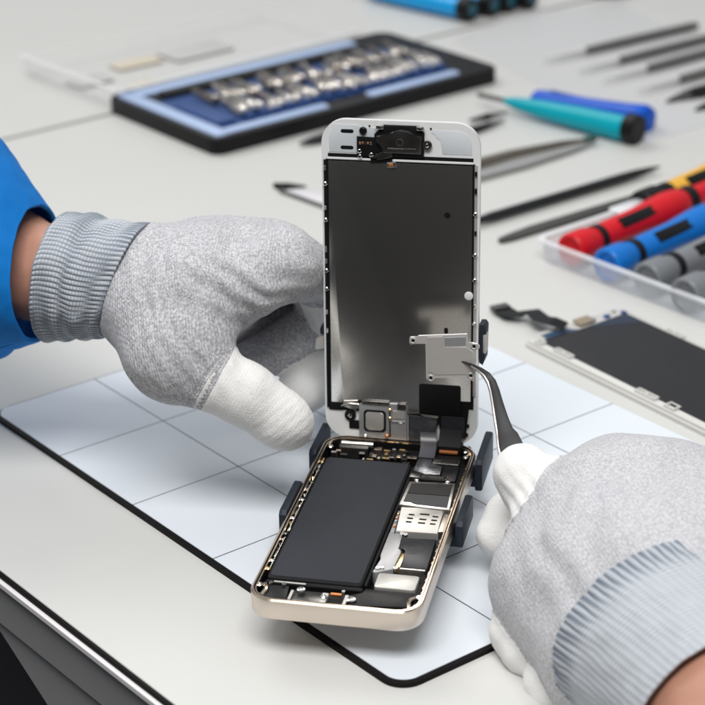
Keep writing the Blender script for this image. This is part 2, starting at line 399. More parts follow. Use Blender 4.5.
# battery
bat = ppart('battery', rr(33.0, 91.0, 1.8, 4, -9.6, -.6), -6.2, -1.05, M_blackm, .9)
b = MB(); b.prism(rr(31.2, 88.6, 1.4, 4, -9.6, -.3), -1.1, -.8, .25); b.build('pouch_face', M_foil, bat, True)
b = MB(); b.box(-26.0, 7.4, -48.4, -46.25, -5.5, -1.5, .4); b.build('end_flap', M_blackm, bat)
b = MB(); b.box(7.05, 8.0, -44, 44, -5.5, -2.0, .2); b.build('side_tape', M_blackm, bat)
b = MB()
b.box(-23, -12, -48.0, -47.2, -1.48, -1.3, .05); b.build('fold_edge', M_steelw, bat)
# logic board along the right
board = ppart('logic_board', [(8.0, 60), (27.0, 60), (27.0, -35.5), (8.6, -35.5), (8.6, 30), (8.0, 30)], -6.2, -3.6, M_black, .1)
def bpart(name, pts, z0, z1, m, bev=.2): return ppart(name, pts, z0, z1, m, bev, board)
# camera block & connector cover
cam_ = ppart('rear_camera', rr(9.8, 7.2, .8, 4, 18.2, 61.4)[:], -6, .3, M_black, .5); 
b = MB(); b.box(15.0, 22.0, 56.3, 57.7, -2.0, -1.0, .2); b.build('orange_contact', M_copper, cam_)
ppart('camera_flex', [(13.4, 56.0), (23.6, 56.2), (23.6, 51.2), (14, 51)], -6, -2.4, M_blackm, .3)
ppart('connector_cover', rr(10.2, 4.2, .5, 3, 19.0, 48.5), -6, -1.1, M_dkmetal, .3)
ppart('side_connector', [(18.6, 46), (24.4, 46), (24.8, 34.5), (19.2, 34.2)], -6, -1.6, M_black, .4)
ppart('crinkled_foil', [(8.2, 57.5), (13.3, 57.8), (13.2, 46.5), (18.2, 45.6), (18.4, 38.8), (13.0, 38.0), (8.0, 40.5)], -5.5, -1.5, M_crinkle, .5)
ppart('small_connector', rr(4.2, 3.8, .4, 3, 9.6, 36.6), -6, -1.4, M_dkmetal, .3)
cc = ppart('board_connector', rr(9.4, 3.4, .5, 3, 16.4, 35.2), -6, -1.2, M_black, .3)
b = MB(); b.prism(rr(8.4, 2.2, .4, 3, 16.4, 35.2), -1.25, -.95, .1); b.build('connector_top', M_dkmetal, cc)
for x in (11.6, 21.4):
    b = MB(); b.box(x-.25, x+.25, 33.6, 36.8, -2, -.8, .1); b.build('metal_latch', M_chrome, cc)
# shield can with dark film
sh = ppart('shield_can', [(8.4, 31.0), (25.2, 32.4), (26.6, 11.8), (8.0, 12.8)], -6, -1.2, M_steel, .35)
b = MB(); b.prism([(9.6, 29.2), (24.4, 30.6), (24.9, 22.0), (9.4, 21.6)], -1.25, -1.0, .08); b.build('upper_film', M_black, sh)
b = MB(); b.prism([(9.4, 21.2), (24.9, 21.6), (25.5, 13.2), (13.6, 13.8), (11.8, 15.2), (9.2, 15.2)], -1.25, -1.02, .08); b.build('lower_film', M_film, sh)
for x, y in ((11.0, 31.6), (22.4, 32.2)):
    b = MB(); b.lathe([(0, -2), (.9, -2), (.9, -.7), (.6, -.5), (0, -.5)], 12, TR(x, y, 0)); b.build('solder_lug', M_chrome, sh, True)
# sim slot
sim = ppart('sim_slot', [(9.2, 10.6), (13.6, 10.2), (14.4, 11.2), (24.2, 10.2), (25.0, 8.2), (24.6, 3.0), (25.6, -6.4), (10.6, -7.2), (10.2, 2.0)], -6, -.9, M_steelw, .3)
for i in range(3):
    for j, (xc, w_) in enumerate(((14.0, 2.1), (18.6, 2.6), (22.6, 2.1))):
        yy = 5.4 - 2.7*i + (1.0 if (j == 1 and i == 0) else 0)
        b = MB(); b.prism(rr(w_ + (.9 if (i == 0 and j == 1) else 0), 1.05, .3, 3, xc, yy), -1.1, -.86); b.build('contact_slot', M_blackm, sim)
ppart('gold_tray_end', [(25.3, 8.0), (27.5, 8.0), (27.5, -5.0), (25.3, -5.6)], -6, -.75, M_gold, .2)
ppart('side_flex', [(8.3, 10), (9.2, 10), (10.0, -7), (8.4, -7.6)], -5, -2.2, M_grey, .2)
for x, y, m_ in ((8.9, 4, M_copper), (9.1, 1.5, M_chrome), (9.3, -2, M_copper), (8.9, 7, M_brass)):
    b = MB(); b.box(x-.45, x+.45, y-.5, y+.5, -2.5, -1.7, .15); b.build('component', m_, board)
# lower right
ppart('grey_bracket', [(8.6, -8.0), (13.6, -8.2), (13.6, -17.5), (15.4, -18.4), (14.8, -32.6), (9.2, -36.0), (8.2, -35.2), (9.6, -27.0), (8.6, -24)], -6, -1.3, M_greymetal, .25)
for x, y in ((13.2, -8.6), (14.6, -9.0), (9.6, -33.6), (11.0, -33.0), (15.6, -32.6)):
    screw('screw', x, y, -1.0, .85, ph)
ppart('vibration_motor', [(13.9, -11.2), (25.6, -10.2), (26.2, -31.2), (17.0, -31.4), (17.0, -19.6), (13.8, -18.8)], -6, -1.0, M_film, .4)
mot = [o for o in ph.children if o.name.startswith('vibration_motor')][0]
for r in (1.2, 2.2, 3.2, 4.2):
    b = MB(); b.lathe([(r, -1.02), (r+.12, -1.02), (r+.12, -.94), (r, -.94), (r, -1.02)], 28, TR(18.6, -17.6, 0)); b.build('embossed_ring', M_black, mot, True)
b = MB(); b.box(17.0, 25.8, -32.4, -31.5, -4, -1.1, .2); b.build('bright_edge', M_steel, mot)
ppart('cable_guide', [(15.7, -20.2), (16.9, -20.2), (16.9, -31.2), (15.2, -31.2)], -5, -1.2, M_brass, .2)
ppart('silver_motor_case', rr(14.0, 9.6, 1.3, 4, 17.7, -41.0), -6, -1.0, M_steelw, .3)
ppart('loudspeaker', [(8.0, -46.6), (24.6, -46.4), (25.2, -50), (24.8, -55.8), (4.5, -58.2), (4.5, -51), (8.0, -50)], -6, -1.5, M_black, .4)
ppart('side_gasket', [(25.3, -33.5), (26.6, -33.5), (26.6, -55), (25.3, -55)], -6, -1.9, M_blackm, .2)
# bottom row
ppart('dock_housing', [(-25.0, -49.6), (-17.2, -49.4), (-16.2, -58.4), (-24.0, -58.0)], -6, -1.5, M_black, .4)
ppart('dock_connector', [(-15.0, -53.0), (-5.4, -52.6), (-4.6, -58.8), (-14.4, -58.8)], -6, -2.0, M_dkmetal, .4)
ppart('dock_flex', [(-15.6, -49.6), (3.4, -50.2), (5.6, -49.0), (7.6, -51), (4.0, -53.2), (-15.4, -52.6)], -6, -2.6, M_black, .3)
ppart('jack_housing', [(-2.6, -53.4), (4.2, -53.6), (4.2, -58.8), (-3.4, -58.8)], -6, -2.2, M_blackm, .4)
for x, y, r in ((-12.6, -52.0, 1.5), (-4.2, -55.2, 1.2), (5.2, -55.2, 1.7), (-27.0, -51.2, 1.25), (27.0, -50.2, 1.15), (-19.0, -49.6, .8), (1.6, -51.0, .6), (26.8, -56.0, .7), (-26.0, -57.5, .7), (-23.6, -49.4, .6)):
    screw('screw', x, y, -.9, r, ph)
for x0, x1 in ((-15.9, -14.9), (-5.2, -3.0), (2.6, 3.8)):
    b = MB(); b.box(x0, x1, -58.2, -52.2, -4, -1.2, .2); b.build('white_lug', M_steelw, ph)
b = MB(); b.box(-2.8, 1.0, -51.6, -50.4, -2.6, -1.9, .15); b.build('orange_pad', M_copper, ph)
for sx in (-1, 1):     # gold corner posts
    b = MB(); b.tube([(sx*25.0, -57.2, -1.5), (sx*24.2, -54.5, -1.1), (sx*24.4, -52.2, -1.1), (sx*25.6, -50.0, -1.5)], .8, 8); b.build('gold_corner_spring', M_goldp, ph, True)
# left side strip: clips and springs
left_m = [M_goldp, M_steel, M_dkmetal, M_chrome, M_brass, M_gold]
y = 44.0
while y > -42:
    h = rng.uniform(2.2, 6.0); x0 = -26.9+rng.uniform(-.2, .2); wd = rng.uniform(.5, 1.2)
    b = MB(); k = rng.random()
    if k < .35: b.tube([(x0, y, -2.4), (x0+wd*.6, y-h*.3, -1.2), (x0-.1, y-h*.65, -1.0), (x0+wd*.4, y-h, -2.4)], .33, 6)
    elif k < .7: b.box(x0-.3, x0+wd*.6, y-h, y, -3.5, -1.3+rng.uniform(-.3, .3), .2)
    else: b.lathe([(0, -3), (.9, -3), (.9, -1.2), (.6, -.95), (0, -.95)], 12, TR(x0+.1, y-h/2, 0))
    b.build('side_clip', left_m[rng.randrange(6)], ph, True)
    y -= h + rng.uniform(.2, 1.2)
for y0, y1 in ((12, 40), (-14, 9), (-40, -18)):
    b = MB(); b.box(-26.6, -26.25, y0, y1, -3, -1.0, .1); b.build('strip_bracket', M_steel, ph)
# right side strip
y = 46.0
while y > -46:
    h = rng.uniform(1.2, 3.0)
    if not (-7 < y < 10):
        b = MB(); b.box(26.75, 27.35, y-h, y, -3.5, -1.2+rng.uniform(-.4, .2), .15); b.build('side_clip', left_m[rng.randrange(6)], ph)
    y -= h + rng.uniform(.6, 3.0)
# far end, between battery and screen
ppart('top_bracket', [(-24, 59.0), (-12, 59.6), (-12, 54.6), (-23, 54.2)], -6, -1.6, M_dkmetal, .4)
ppart('power_flex', [(-11.6, 58.6), (7.4, 58.8), (7.4, 50.6), (-11, 50.4)], -6, -2.8, M_black, .4)
b = MB(); b.tube([(-22.5, 57.0, -1.4), (-17, 56.8, -1.2), (-10.5, 57.4, -1.4)], 1.2, 10); b.build('antenna_contact', M_steel, ph, True)
for k in range(26):
    x = rng.uniform(-25.5, 7.2); yv = rng.uniform(46.2, 51.6) if k % 2 else rng.uniform(50, 57)
    sx, sy = rng.uniform(.4, 1.5), rng.uniform(.4, 1.2)
    b = MB(); b.box(x-sx, x+sx, yv-sy, yv+sy, -4, -1.9+rng.uniform(-.3, .6), .15); b.build('component', [M_steel, M_brass, M_chrome, M_black, M_dkmetal, M_goldp][rng.randrange(6)], board)
for x, yv in ((24.9, 57.5), (25.6, 53.0), (-26.0, 53.0), (25.4, 61.0)):
    screw('screw', x, yv, -1.0, 1.1, ph)
b = MB(); b.tube([(24.2, 60.8, -1.2), (26.3, 59.2, -.9), (26.4, 55, -.9), (25.2, 51.5, -1.2)], .55, 8); b.build('gold_corner_spring', M_goldp, ph, True)
b = MB(); b.tube([(-24.6, 60.0, -1.2), (-26.6, 57.4, -.9), (-26.8, 52.5, -.9)], .6, 8); b.build('gold_corner_spring', M_goldp, ph, True)

# ---- the raised display (local frame u, v, n)
TILT = math.radians(5.1992); SR = math.radians(.7347)
uv0 = Vector((1, 0, 0)); vv0 = Vector((0, math.sin(TILT), math.cos(TILT)))
U = uv0*math.cos(SR)+vv0*math.sin(SR); V = vv0*math.cos(SR)-uv0*math.sin(SR); Nn = U.cross(V)
MD = Matrix.Translation(Vector((-.8173, 62.80, -1.31))*MM) @ Matrix((U, V, Nn)).transposed().to_4x4()
b = MB(); b.prism(rr(W, Ln, 9, 10, 0, Ln/2), -2.6, 0, .55, 3, botbev=True)
dp = b.build('display_panel', M_white, ph, True); dp.matrix_local = MD
def dpart(name, pts, z0, z1, m, bev=.12, seg=2, smooth=True):
    b = MB(); b.prism(pts, z0, z1, bev, seg); return b.build(name, m, dp, smooth)
dpart('black_gasket', [(-27.75, 108.9), (27.75, 108.9), (27.75, 14.6), (23.4, 14.6), (23.4, 11.2), (-22.5, 11.2), (-22.5, 11.0), (-27.75, 11.0)], -.05, .25, M_blackm, 0)
dpart('backlight_plate', [(-26.7, 108.4), (26.7, 108.4), (26.7, 17.8), (7.4, 17.8), (7.2, 11.8), (2.4, 11.8), (2.4, 15.8), (-22.0, 15.8), (-22.2, 14.4), (-26.7, 14.4)], .05, .75, M_backlight, .15)
dpart('bottom_plate', [(-26.9, 109.0), (26.9, 109.0), (26.9, 109.7), (-26.9, 109.7)], .05, .8, M_white, .1)
dpart('black_seam', [(-26.9, 109.75), (26.9, 109.75), (26.9, 111.1), (-26.9, 111.1)], -.03, .16, M_blackm, 0)
dpart('left_pad', [(-27.2, 14.3), (-22.8, 14.3), (-22.8, 11.2), (-27.2, 11.2)], .2, .5, M_blackm, .05)
# top plate
dpart('top_plate', [(-24.6, 122.0), (-15.6, 122.0), (-15.2, 121.2), (-8.8, 121.2), (-8.8, 111.6), (-26.4, 111.6), (-26.4, 117.0)], -.05, .18, M_panel, .08)
dpart('recessed_plate', [(11.6, 121.0), (22.0, 121.0), (25.2, 119.4), (26.4, 116.4), (26.4, 112.2), (15.6, 112.2), (15.0, 117.4), (13.4, 118.0), (13.0, 119.4), (11.6, 119.8)], -.05, .12, M_panel, .08)
dpart('top_slot', rr(4.8, 1.35, .67, 5, -19.6, 119.5), .02, .24, M_blackm, 0); dpart('top_slot', rr(4.8, 1.35, .67, 5, -19.7, 113.4), .02, .24, M_blackm, 0)
for u, v in ((-11.3, 121.7), (11.3, 121.5)): dpart('pin_hole', rr(.7, .7, .34, 4, u, v), .02, .26, M_blackm, 0)
er = dpart('earpiece_bracket', [(-8.0, 110.6), (8.8, 110.6), (9.0, 119.8), (7.0, 122.4), (-6.2, 122.4), (-8.4, 119.4), (-9.4, 119.0), (-9.4, 114.8)], 0, 1.0, M_black, .4)
b = MB(); b.prism([(-6.0, 112.2), (8.0, 112.2), (8.2, 118.8), (5.4, 119.0), (3.4, 120.6), (.4, 121.0), (-2.4, 120.4), (-4.4, 118.8), (-8.6, 118.6), (-8.6, 116), (-6, 114.6)], 1.0, 2.0, .5); b.build('speaker_cover', M_dkmetal, er, True)
b = MB(); b.lathe([(1.1, 1.9), (1.4, 1.9), (1.4, 2.2), (1.1, 2.2), (1.1, 1.9)], 20, TR(.2, 116.4, 0)); b.build('ring_mark', M_steel, er, True)
b = MB(); b.box(-4.4, 6.2, 113.9, 114.25, 1.95, 2.12, .05); b.build('bright_crease', M_chrome, er)
for u in (-7.2, 7.6):
    b = MB(); b.prism(rr(2.8, 1.5, .4, 3, u, 121.7), .9, 1.9, .2); b.build('clip', M_steel, er, True)
    b = MB(); b.lathe([(0, 1.9), (.5, 1.9), (.5, 2.3), (0, 2.4)], 10, TR(u, 121.7, 0)); b.build('clip_rivet', M_chrome, er, True)
b = MB(); b.lathe([(0, 0), (1.8, 0), (1.8, 1.0), (1.4, 1.2), (.9, 1.2), (.8, .8), (0, .8)], 18, TR(10.0, 115.4, 0)); b.build('screw_boss', M_dkmetal, er, True)
b = MB(); b.lathe([(0, .8), (.75, .8), (.75, 1.15), (.5, 1.3), (0, 1.3)], 12, TR(10.0, 115.4, 0)); b.build('screw', M_chrome, er, True)
se = dpart('sensor_module', [(-15.9, 110.6), (-9.6, 110.4), (-8.6, 112.4), (-8.6, 117.6), (-15.9, 117.8)], 0, 1.1, M_black, .25)
for k, (u, m_) in enumerate(((-14.6, M_copper), (-13.6, M_steel), (-12.7, M_dkmetal), (-11.7, M_copper), (-10.6, M_steel))):
    b = MB(); b.box(u-.36, u+.36, 115.0+.2*(k % 2), 116.0, 1.0, 1.5, .1); b.build('component', m_, se)
b = MB(); b.lathe([(0, .2), (1.4, .2), (1.4, .9), (1.0, 1.2), (.6, 1.2), (.5, .9), (0, .9)], 16, TR(-13.6, 120.0, 0)); b.build('screw', M_black, se, True)
b = MB(); b.lathe([(0, .9), (.45, .9), (.3, 1.25), (0, 1.3)], 10, TR(-13.6, 120.0, 0)); b.build('screw_pin', M_chrome, se, True)
for u, v in ((-14.9, 112.4), (-14.7, 110.4), (-10.5, 111.2)):
    b = MB(); b.lathe([(0, .6), (.8, .6), (.8, 1.3), (.5, 1.5), (0, 1.5)], 12, TR(u, v, 0)); b.build('screw', M_chrome, se, True)
fx = dpart('sensor_flex', [(-10.6, 110.2), (-8.0, 110.2), (-8.0, 109.4), (-2.6, 110.8), (-2.8, 113.2), (-6.8, 112.6)], 1.0, 1.8, M_dkmetal, .2)
b = MB(); b.prism([(-10.8, 108.0), (-2.8, 108.8), (-2.6, 110.6), (-10.8, 110.2)], .7, 1.1, .1); b.build('flex_tail', M_blackm, fx)
b = MB(); b.prism([(-4.6, 106.6), (-1.3, 107.0), (-1.5, 109.0), (-4.8, 108.6)], .8, 1.5, .2); b.build('chip_frame', M_steel, fx)
b = MB(); b.prism([(-3.9, 107.1), (-2.2, 107.3), (-2.4, 108.4), (-4.0, 108.2)], 1.5, 1.7, .1); b.build('chip', M_copper, fx)
# back plate features
dpart('round_hole', rr(2.3, 2.3, 1.14, 8, 17.6, 89.7), .6, .82, M_blackm, 0)
dpart('white_dot', rr(3.2, 3.2, 1.58, 8, 25.7, 59.4), .6, 1.0, M_white, .15)
dpart('small_hole', rr(1.5, 2.4, .7, 5, 17.3, 45.4), .6, .82, M_blackm, 0)
dpart('black_sticker', rr(15.9, 11.6, .9, 4, 15.1, 18.2), .6, 1.05, M_blackm, .1)
dpart('black_patch', [(7.6, 12.2), (23.4, 12.2), (23.4, 18.2), (26.0, 18.2), (26.0, 14.0), (24.9, 2.8), (15.2, 2.8), (14.8, 9.5), (12.6, 2.0), (3.0, 1.8), (3.0, 11.6)], .26, .7, M_black, .15)
dpart('glossy_flex', [(3.4, 11.2), (14.2, 10.4), (13.4, 2.2), (3.2, 1.0)], .7, 1.25, M_crinkle, .2)
dpart('square_pad', rr(9.0, 8.6, .8, 4, 20.1, 7.2), .7, 1.1, M_film, .15)
dpart('bright_corner', [(7.6, 12.0), (14.6, 11.6), (14.4, 10.6), (9.2, 11.0)], 1.2, 1.5, M_steel, .1)
# home button bracket
hb = dpart('button_bracket', [(-15.9, .6), (2.6, 1.0), (2.6, 14.6), (-1.0, 14.6), (-1.0, 15.6), (-14.6, 15.2), (-15.9, 14.2)], .1, 1.7, M_greymetal, .4)
b = MB(); b.prism(rr(8.6, 8.8, 1.5, 5, -9.7, 8.1), 1.65, 1.9, .1); b.build('button_well', M_blackm, hb)
b = MB(); b.prism(rr(7.0, 7.2, 1.2, 5, -9.7, 8.1), 1.7, 2.3, .4, 3); b.build('home_button', M_steelw, hb, True)
b = MB(); b.box(-4.2, -3.6, 2.0, 14.4, 1.7, 2.0, .1); b.build('bracket_rib', M_dkmetal, hb)
b = MB(); b.box(-3.2, 2.0, 8.0, 8.6, 1.7, 2.05, .1); b.build('bracket_rib', M_chrome, hb)
b = MB(); b.box(-2.8, 1.8, 9.6, 12.8, 1.7, 1.95, .15); b.build('bracket_tab', M_steelw, hb)
for u, v, m_ in ((-3.9, 9.6, M_brass), (-5.0, 2.4, M_copper), (-3.9, 13.0, M_brass), (-13.4, 1.8, M_chrome)):
    b = MB(); b.lathe([(0, 1.6), (.75, 1.6), (.75, 2.2), (.4, 2.5), (0, 2.5)], 12, TR(u, v, 0)); b.build('screw', m_, hb, True)
for (u0, u1, v0, v1) in ((-14.8, -4.0, 15.0, 16.2), (-1.0, 2.4, 13.4, 15.8)):
    b = MB(); b.box(u0, u1, v0, v1, .8, 2.4, .35); b.build('hinge_tab', M_dkmetal, hb, True)
cl = dpart('steel_clip', [(-22.4, 13.0), (-21.8, 15.4), (-16.4, 15.8), (-15.8, 12.8), (-17.6, 11.6), (-19.2, 12.6)], .3, 1.4, M_steel, .35)
b = MB(); b.tube([(-22.6, 13.2, 1.3), (-19.6, 14.3, 1.7), (-16.0, 14.0, 1.4)], .45, 8); b.build('spring_wire', M_chrome, cl, True)
b = MB(); b.lathe([(0, 0), (2.2, 0), (2.2, .7), (1.8, .95), (0, .95)], 18, TR(-19.5, 9.4, 0)); b.build('screw_seat', M_black, cl, True)
b = MB(); b.lathe([(0, .8), (.85, .8), (.85, 1.3), (.5, 1.5), (0, 1.5)], 12, TR(-19.5, 9.4, 0)); b.build('screw', M_chrome, cl, True)
dpart('black_pad', rr(4.4, 3.4, .3, 3, -17.8, 5.6), 0, .4, M_blackm, .05)
# side rails: dark strips with small bright clips
for sx in (-1, 1):
    rail = dpart('side_rail', box_pts(sx*28.0-.55, sx*28.0+.55, 12 if sx < 0 else 20, 108.6), -.04, .5, M_blackm if sx < 0 else M_steelw, .1)
    v = 106.5
    while v > 40:
        h = rng.uniform(.9, 2.4)
        b = MB()
        if rng.random() < .4:
            b.lathe([(0, .3), (.8, .3), (.8, 1.0), (.5, 1.2), (0, 1.2)], 10, TR(sx*27.9, v-1, 0)); b.build('edge_screw', M_chrome, rail, True); v -= 3
        else:
            b.box(sx*28.0-.40, sx*28.0+.40, v-h, v, .3, .9+rng.uniform(0, .4), .2); b.build('edge_clip', [M_steel, M_black, M_greymetal, M_chrome][rng.randrange(4)], rail)
        v -= h + rng.uniform(1.5, 7)
for u, v in ((25.6, 8.0), (25.2, 4.4), (27.0, 30.0), (27.2, 26.8)):
    b = MB(); b.lathe([(0, -.1), (.7, -.1), (.7, .7), (.4, .9), (0, .9)], 10, TR(u, v, 0)); b.build('screw', M_chrome if v > 10 else M_blackm, dp, True)
# ribbon running from the display foot into the body
b = MB()
def ribbon(b, pts, w, th=.15, nrm=None):
    pts = [Vector(p) for p in pts]; rings = []
    for i, p in enumerate(pts):
        t = (pts[min(i+1, len(pts)-1)]-pts[max(i-1, 0)]).normalized()
        a = nrm[i] if nrm else Vector((1, 0, 0))
        n_ = t.cross(a).normalized()
        rings.append([p-a*w/2-n_*th, p+a*w/2-n_*th, p+a*w/2+n_*th, p-a*w/2+n_*th])
    b.loft(rings)
ribbon(b, [(10, 62.6, 4.5), (10, 61.2, 2.0), (10.4, 59.6, .4), (10.8, 57.4, -.3), (11, 54, -1.0), (11.2, 50.4, -1.2)], 6.0)
b.build('display_ribbon', mat('glossy_ribbon', (.045, .043, .052), .28), ph, True)
b = MB(); ribbon(b, [(18.6, 62.4, 5.5), (18.6, 60.6, 2.8), (18.6, 58.8, 1.0), (18.6, 57.8, .2)], 8.6); b.build('display_ribbon', M_blackm, ph, True)

# ------------------------------------------------------------------ phone holder
hd = empty('phone_holder', (0, 0, PZ), PYAW, 'black phone repair holder with four rubber jaws gripping the gold phone', 'holder')
b = MB(); b.prism(rr(34, 78, 5, 5, 0, 16), -19.9, -7.75, 1.2); b.build('base', M_navy, hd, True)
def jaw(x, sx, y0, y1, top, bot, th=2.9):
    b = MB(); b.prism([(y0, bot), (y1, bot), (y1, top-1.2), (y1-1.6, top), (y0+1.6, top), (y0, top-1.4)], 0, th, .55, 2, botbev=True)
    # outline lies in (y, z); turn it upright
    Mx = Matrix(((0, 0, 1, x if sx > 0 else x-th), (1, 0, 0, 0), (0, 1, 0, 0), (0, 0, 0, 1)))
    for v in b.bm.verts: v.co = Mx @ v.co
    b.box(min(x+sx*.3, sx*15), max(x+sx*.3, sx*15), (y0+y1)/2-5, (y0+y1)/2+5, -13, -8.3, .8)
    b.build('jaw', M_navy, hd, True)
jaw(30.6, 1, 43.5, 70.5, 2.6, -9.5); jaw(30.6, 1, -.5, 22.4, .6, -9.0)
jaw(-29.6, -1, 44.0, 69.5, 1.2, -9.5); jaw(-29.6, -1, -3.0, 22.5, .4, -9.0)
# upright arm behind the screen with two side claws
hs = empty('arm_frame', (0, 0, 0)); bpy.data.objects.remove(hs)
MDo = MD
def upright(b): 
    for v in b.bm.verts: v.co = (Matrix.Translation(Vector((-.8173, 62.80, -1.31))) @ Matrix((U, V, Nn)).transposed().to_4x4()) @ v.co
b = MB(); b.box(-9, 9, -12, 46, -7.5, -3.0, 1); b.box(-29.5, 29.5, 36, 44, -7.5, -3.2, 1); upright(b); b.build('support_arm', M_navy, hd, True)
b = MB(); b.prism([(29.6, 33.5), (31.0, 32.5), (31.9, 34.6), (32.2, 47.0), (31.4, 48.4), (29.6, 48.4)], -7, .6, .5, 2, botbev=True); upright(b); b.build('claw', M_navy, hd, True)
b = MB(); b.box(31.2, 32.3, 37.4, 44.6, -5, 1.0, .3); upright(b); b.build('claw_plate', M_steelw, hd, True)
b = MB(); b.prism([(-29.7, 44.0), (-30.6, 44.2), (-31.2, 42.6), (-31.0, 40.6), (-29.7, 40.6)], -7, -.6, .4, 2, botbev=True); upright(b); b.build('claw', M_navy, hd, True)
b = MB(); b.prism([(-29.7, 40.4), (-32.8, 38.6), (-33.2, 36.0), (-33.0, 34.2), (-29.7, 34.8)], -4.2, -1.2, .3, 2, botbev=True); upright(b); b.build('claw_plate', M_steelw, hd, True)

# ------------------------------------------------------------------ metal shield plate held in the tweezers
sp_o = aty(446, 357, 42)
R_sc = Matrix.Rotation(PYAW, 3, 'Z') @ Matrix((U, V, Nn)).transposed()
MP = Matrix.Translation(sp_o*MM) @ (R_sc @ Matrix.Rotation(math.radians(-1.5), 3, 'Z')).to_4x4()
def pl(px, py):      # picture point on the plate's plane -> local mm
    n = (R_sc @ Vector((0, 0, 1))); d = ray(px, py); p = CAM + d*((sp_o-CAM).dot(n)/d.dot(n)); q = (MP.to_3x3().inverted() @ (p-sp_o)); return (q.x, q.y)
outl = [pl(*p) for p in ((410.5, 336.5), (417.5, 336.5), (418.5, 335.2), (467.3, 333.5), (467.8, 342.5), (472.5, 342.3), (477.5, 343.2), (479.6, 345.5), (479.3, 348.3), (475, 349.5), (474.7, 361.5), (476.0, 364), (475.7, 374.5), (473, 377.5), (468.5, 377.8), (466.5, 376.4), (435.5, 377.5), (433, 380.3), (428, 380.6), (426.3, 378.2), (426, 343.2), (417.5, 343.5), (411, 344.5), (409.5, 342.5), (409.6, 338))]
b = MB(); b.prism(outl, -.35, .35, .12, 1)
bk = b.build('metal_bracket', mat('bracket_rim', (.72, .70, .68), .35, .5), None); bk.matrix_world = MP
tag(bk, 'thin stamped steel bracket held in the tweezer tips before the upright screen', 'bracket')
ins = [pl(*p) for p in ((427.5, 336.6), (443, 336.1), (443.5, 347.2), (466.5, 346.6), (467, 348.0), (473, 351), (472.8, 374.0), (435, 374.6), (432, 371.8), (427.6, 372.2))]
b = MB(); b.prism(ins, .3, .55, .1, 1); b.build('raised_face', mat('bracket_face', (.50, .475, .45), .5, .35, var=.05, vscale=200), bk)
ins = [pl(*p) for p in ((444.5, 337.2), (466, 336.5), (466, 345.3), (444.8, 346.0))]
b = MB(); b.prism(ins, .3, .45, .06, 1); b.build('stepped_face', M_greymetal, bk)
for p in ((413.3, 340.2), (474.2, 346.0), (431.0, 377.6), (471.0, 375.2)):
    q = pl(*p); b = MB(); b.lathe([(.55, .2), (1.25, .2), (1.25, .55), (.95, .7), (.65, .55), (.55, .2)], 16, TR(q[0], q[1], 0)); b.build('screw_eye', M_steelw, bk, True)
    b = MB(); b.lathe([(0, .3), (.6, .3), (.6, .42), (0, .42)], 12, TR(q[0], q[1], 0)); b.build('screw_hole', M_blackm, bk)

# ------------------------------------------------------------------ tweezers
tw = empty('tweezers', tuple(aty(515, 440, 12)), 0, 'black bent-nose tweezers gripping the steel plate, held in the right glove', 'tweezers')
two = Vector(tw.location)/MM
def blade(spec, m):
    """spec: picture x, y, depth, width (px), thickness mm"""
    b = MB(); rings = []
    P3 = [aty(x, y, Y) for x, y, Y, w, t in spec]
    for i, (x, y, Y, w, t) in enumerate(spec):
        p = P3[i]; tg = (P3[min(i+1, len(P3)-1)]-P3[max(i-1, 0)]).normalized()
        view = (p-CAM).normalized(); a = tg.cross(view).normalized(); n_ = a.cross(tg).normalized()
        wmm = w*(p-CAM).length/F/2
        rings.append([p-two-a*wmm-n_*t/2*.6, p-two-a*wmm*.75-n_*t/2, p-two+a*wmm*.75-n_*t/2, p-two+a*wmm-n_*t/2*.6, p-two+a*wmm+n_*t/2, p-two-a*wmm+n_*t/2])
    b.loft(rings); return b
front = [(460.5, 361.0, 40.6, 1.2, .5), (466, 362.8, 39.4, 2.2, .6), (473, 365.8, 37.6, 3.6, .8), (481, 370.2, 35.4, 5.2, 1.0), (487.5, 375.2, 33.5, 6.6, 1.2), (492.2, 382, 31, 8.0, 1.3), (495.2, 391, 28, 9.0, 1.3), (498.2, 404, 23, 10.6, 1.3), (502, 420, 18, 13.6, 1.3), (505.2, 431, 14.5, 16.4, 1.3), (508.0, 437, 12.5, 21, 1.3), (511, 447, 9, 25, 1.4), (518, 470, 2, 27, 1.4), (532, 505, -10, 28, 1.4), (560, 560, -30, 28, 1.4)]
blade(front, M_tweez).build('blade', M_tweez, tw, True)
back = [(x-(1.6 if i > 3 else .3), y+(1.0 if i > 3 else .7), Y+(3.2 if i > 7 else 2.8), w, t*.8) for i, (x, y, Y, w, t) in enumerate(front)]
blade(back, M_tweeze).build('rear_blade', M_tweeze, tw, True)
edge = [(x-w*.5, y+.4, Y-.3, 1.7, t*.7) for (x, y, Y, w, t) in front[2:14]]
blade(edge, M_tweeze).build('bright_edge', M_tweeze, tw, True)

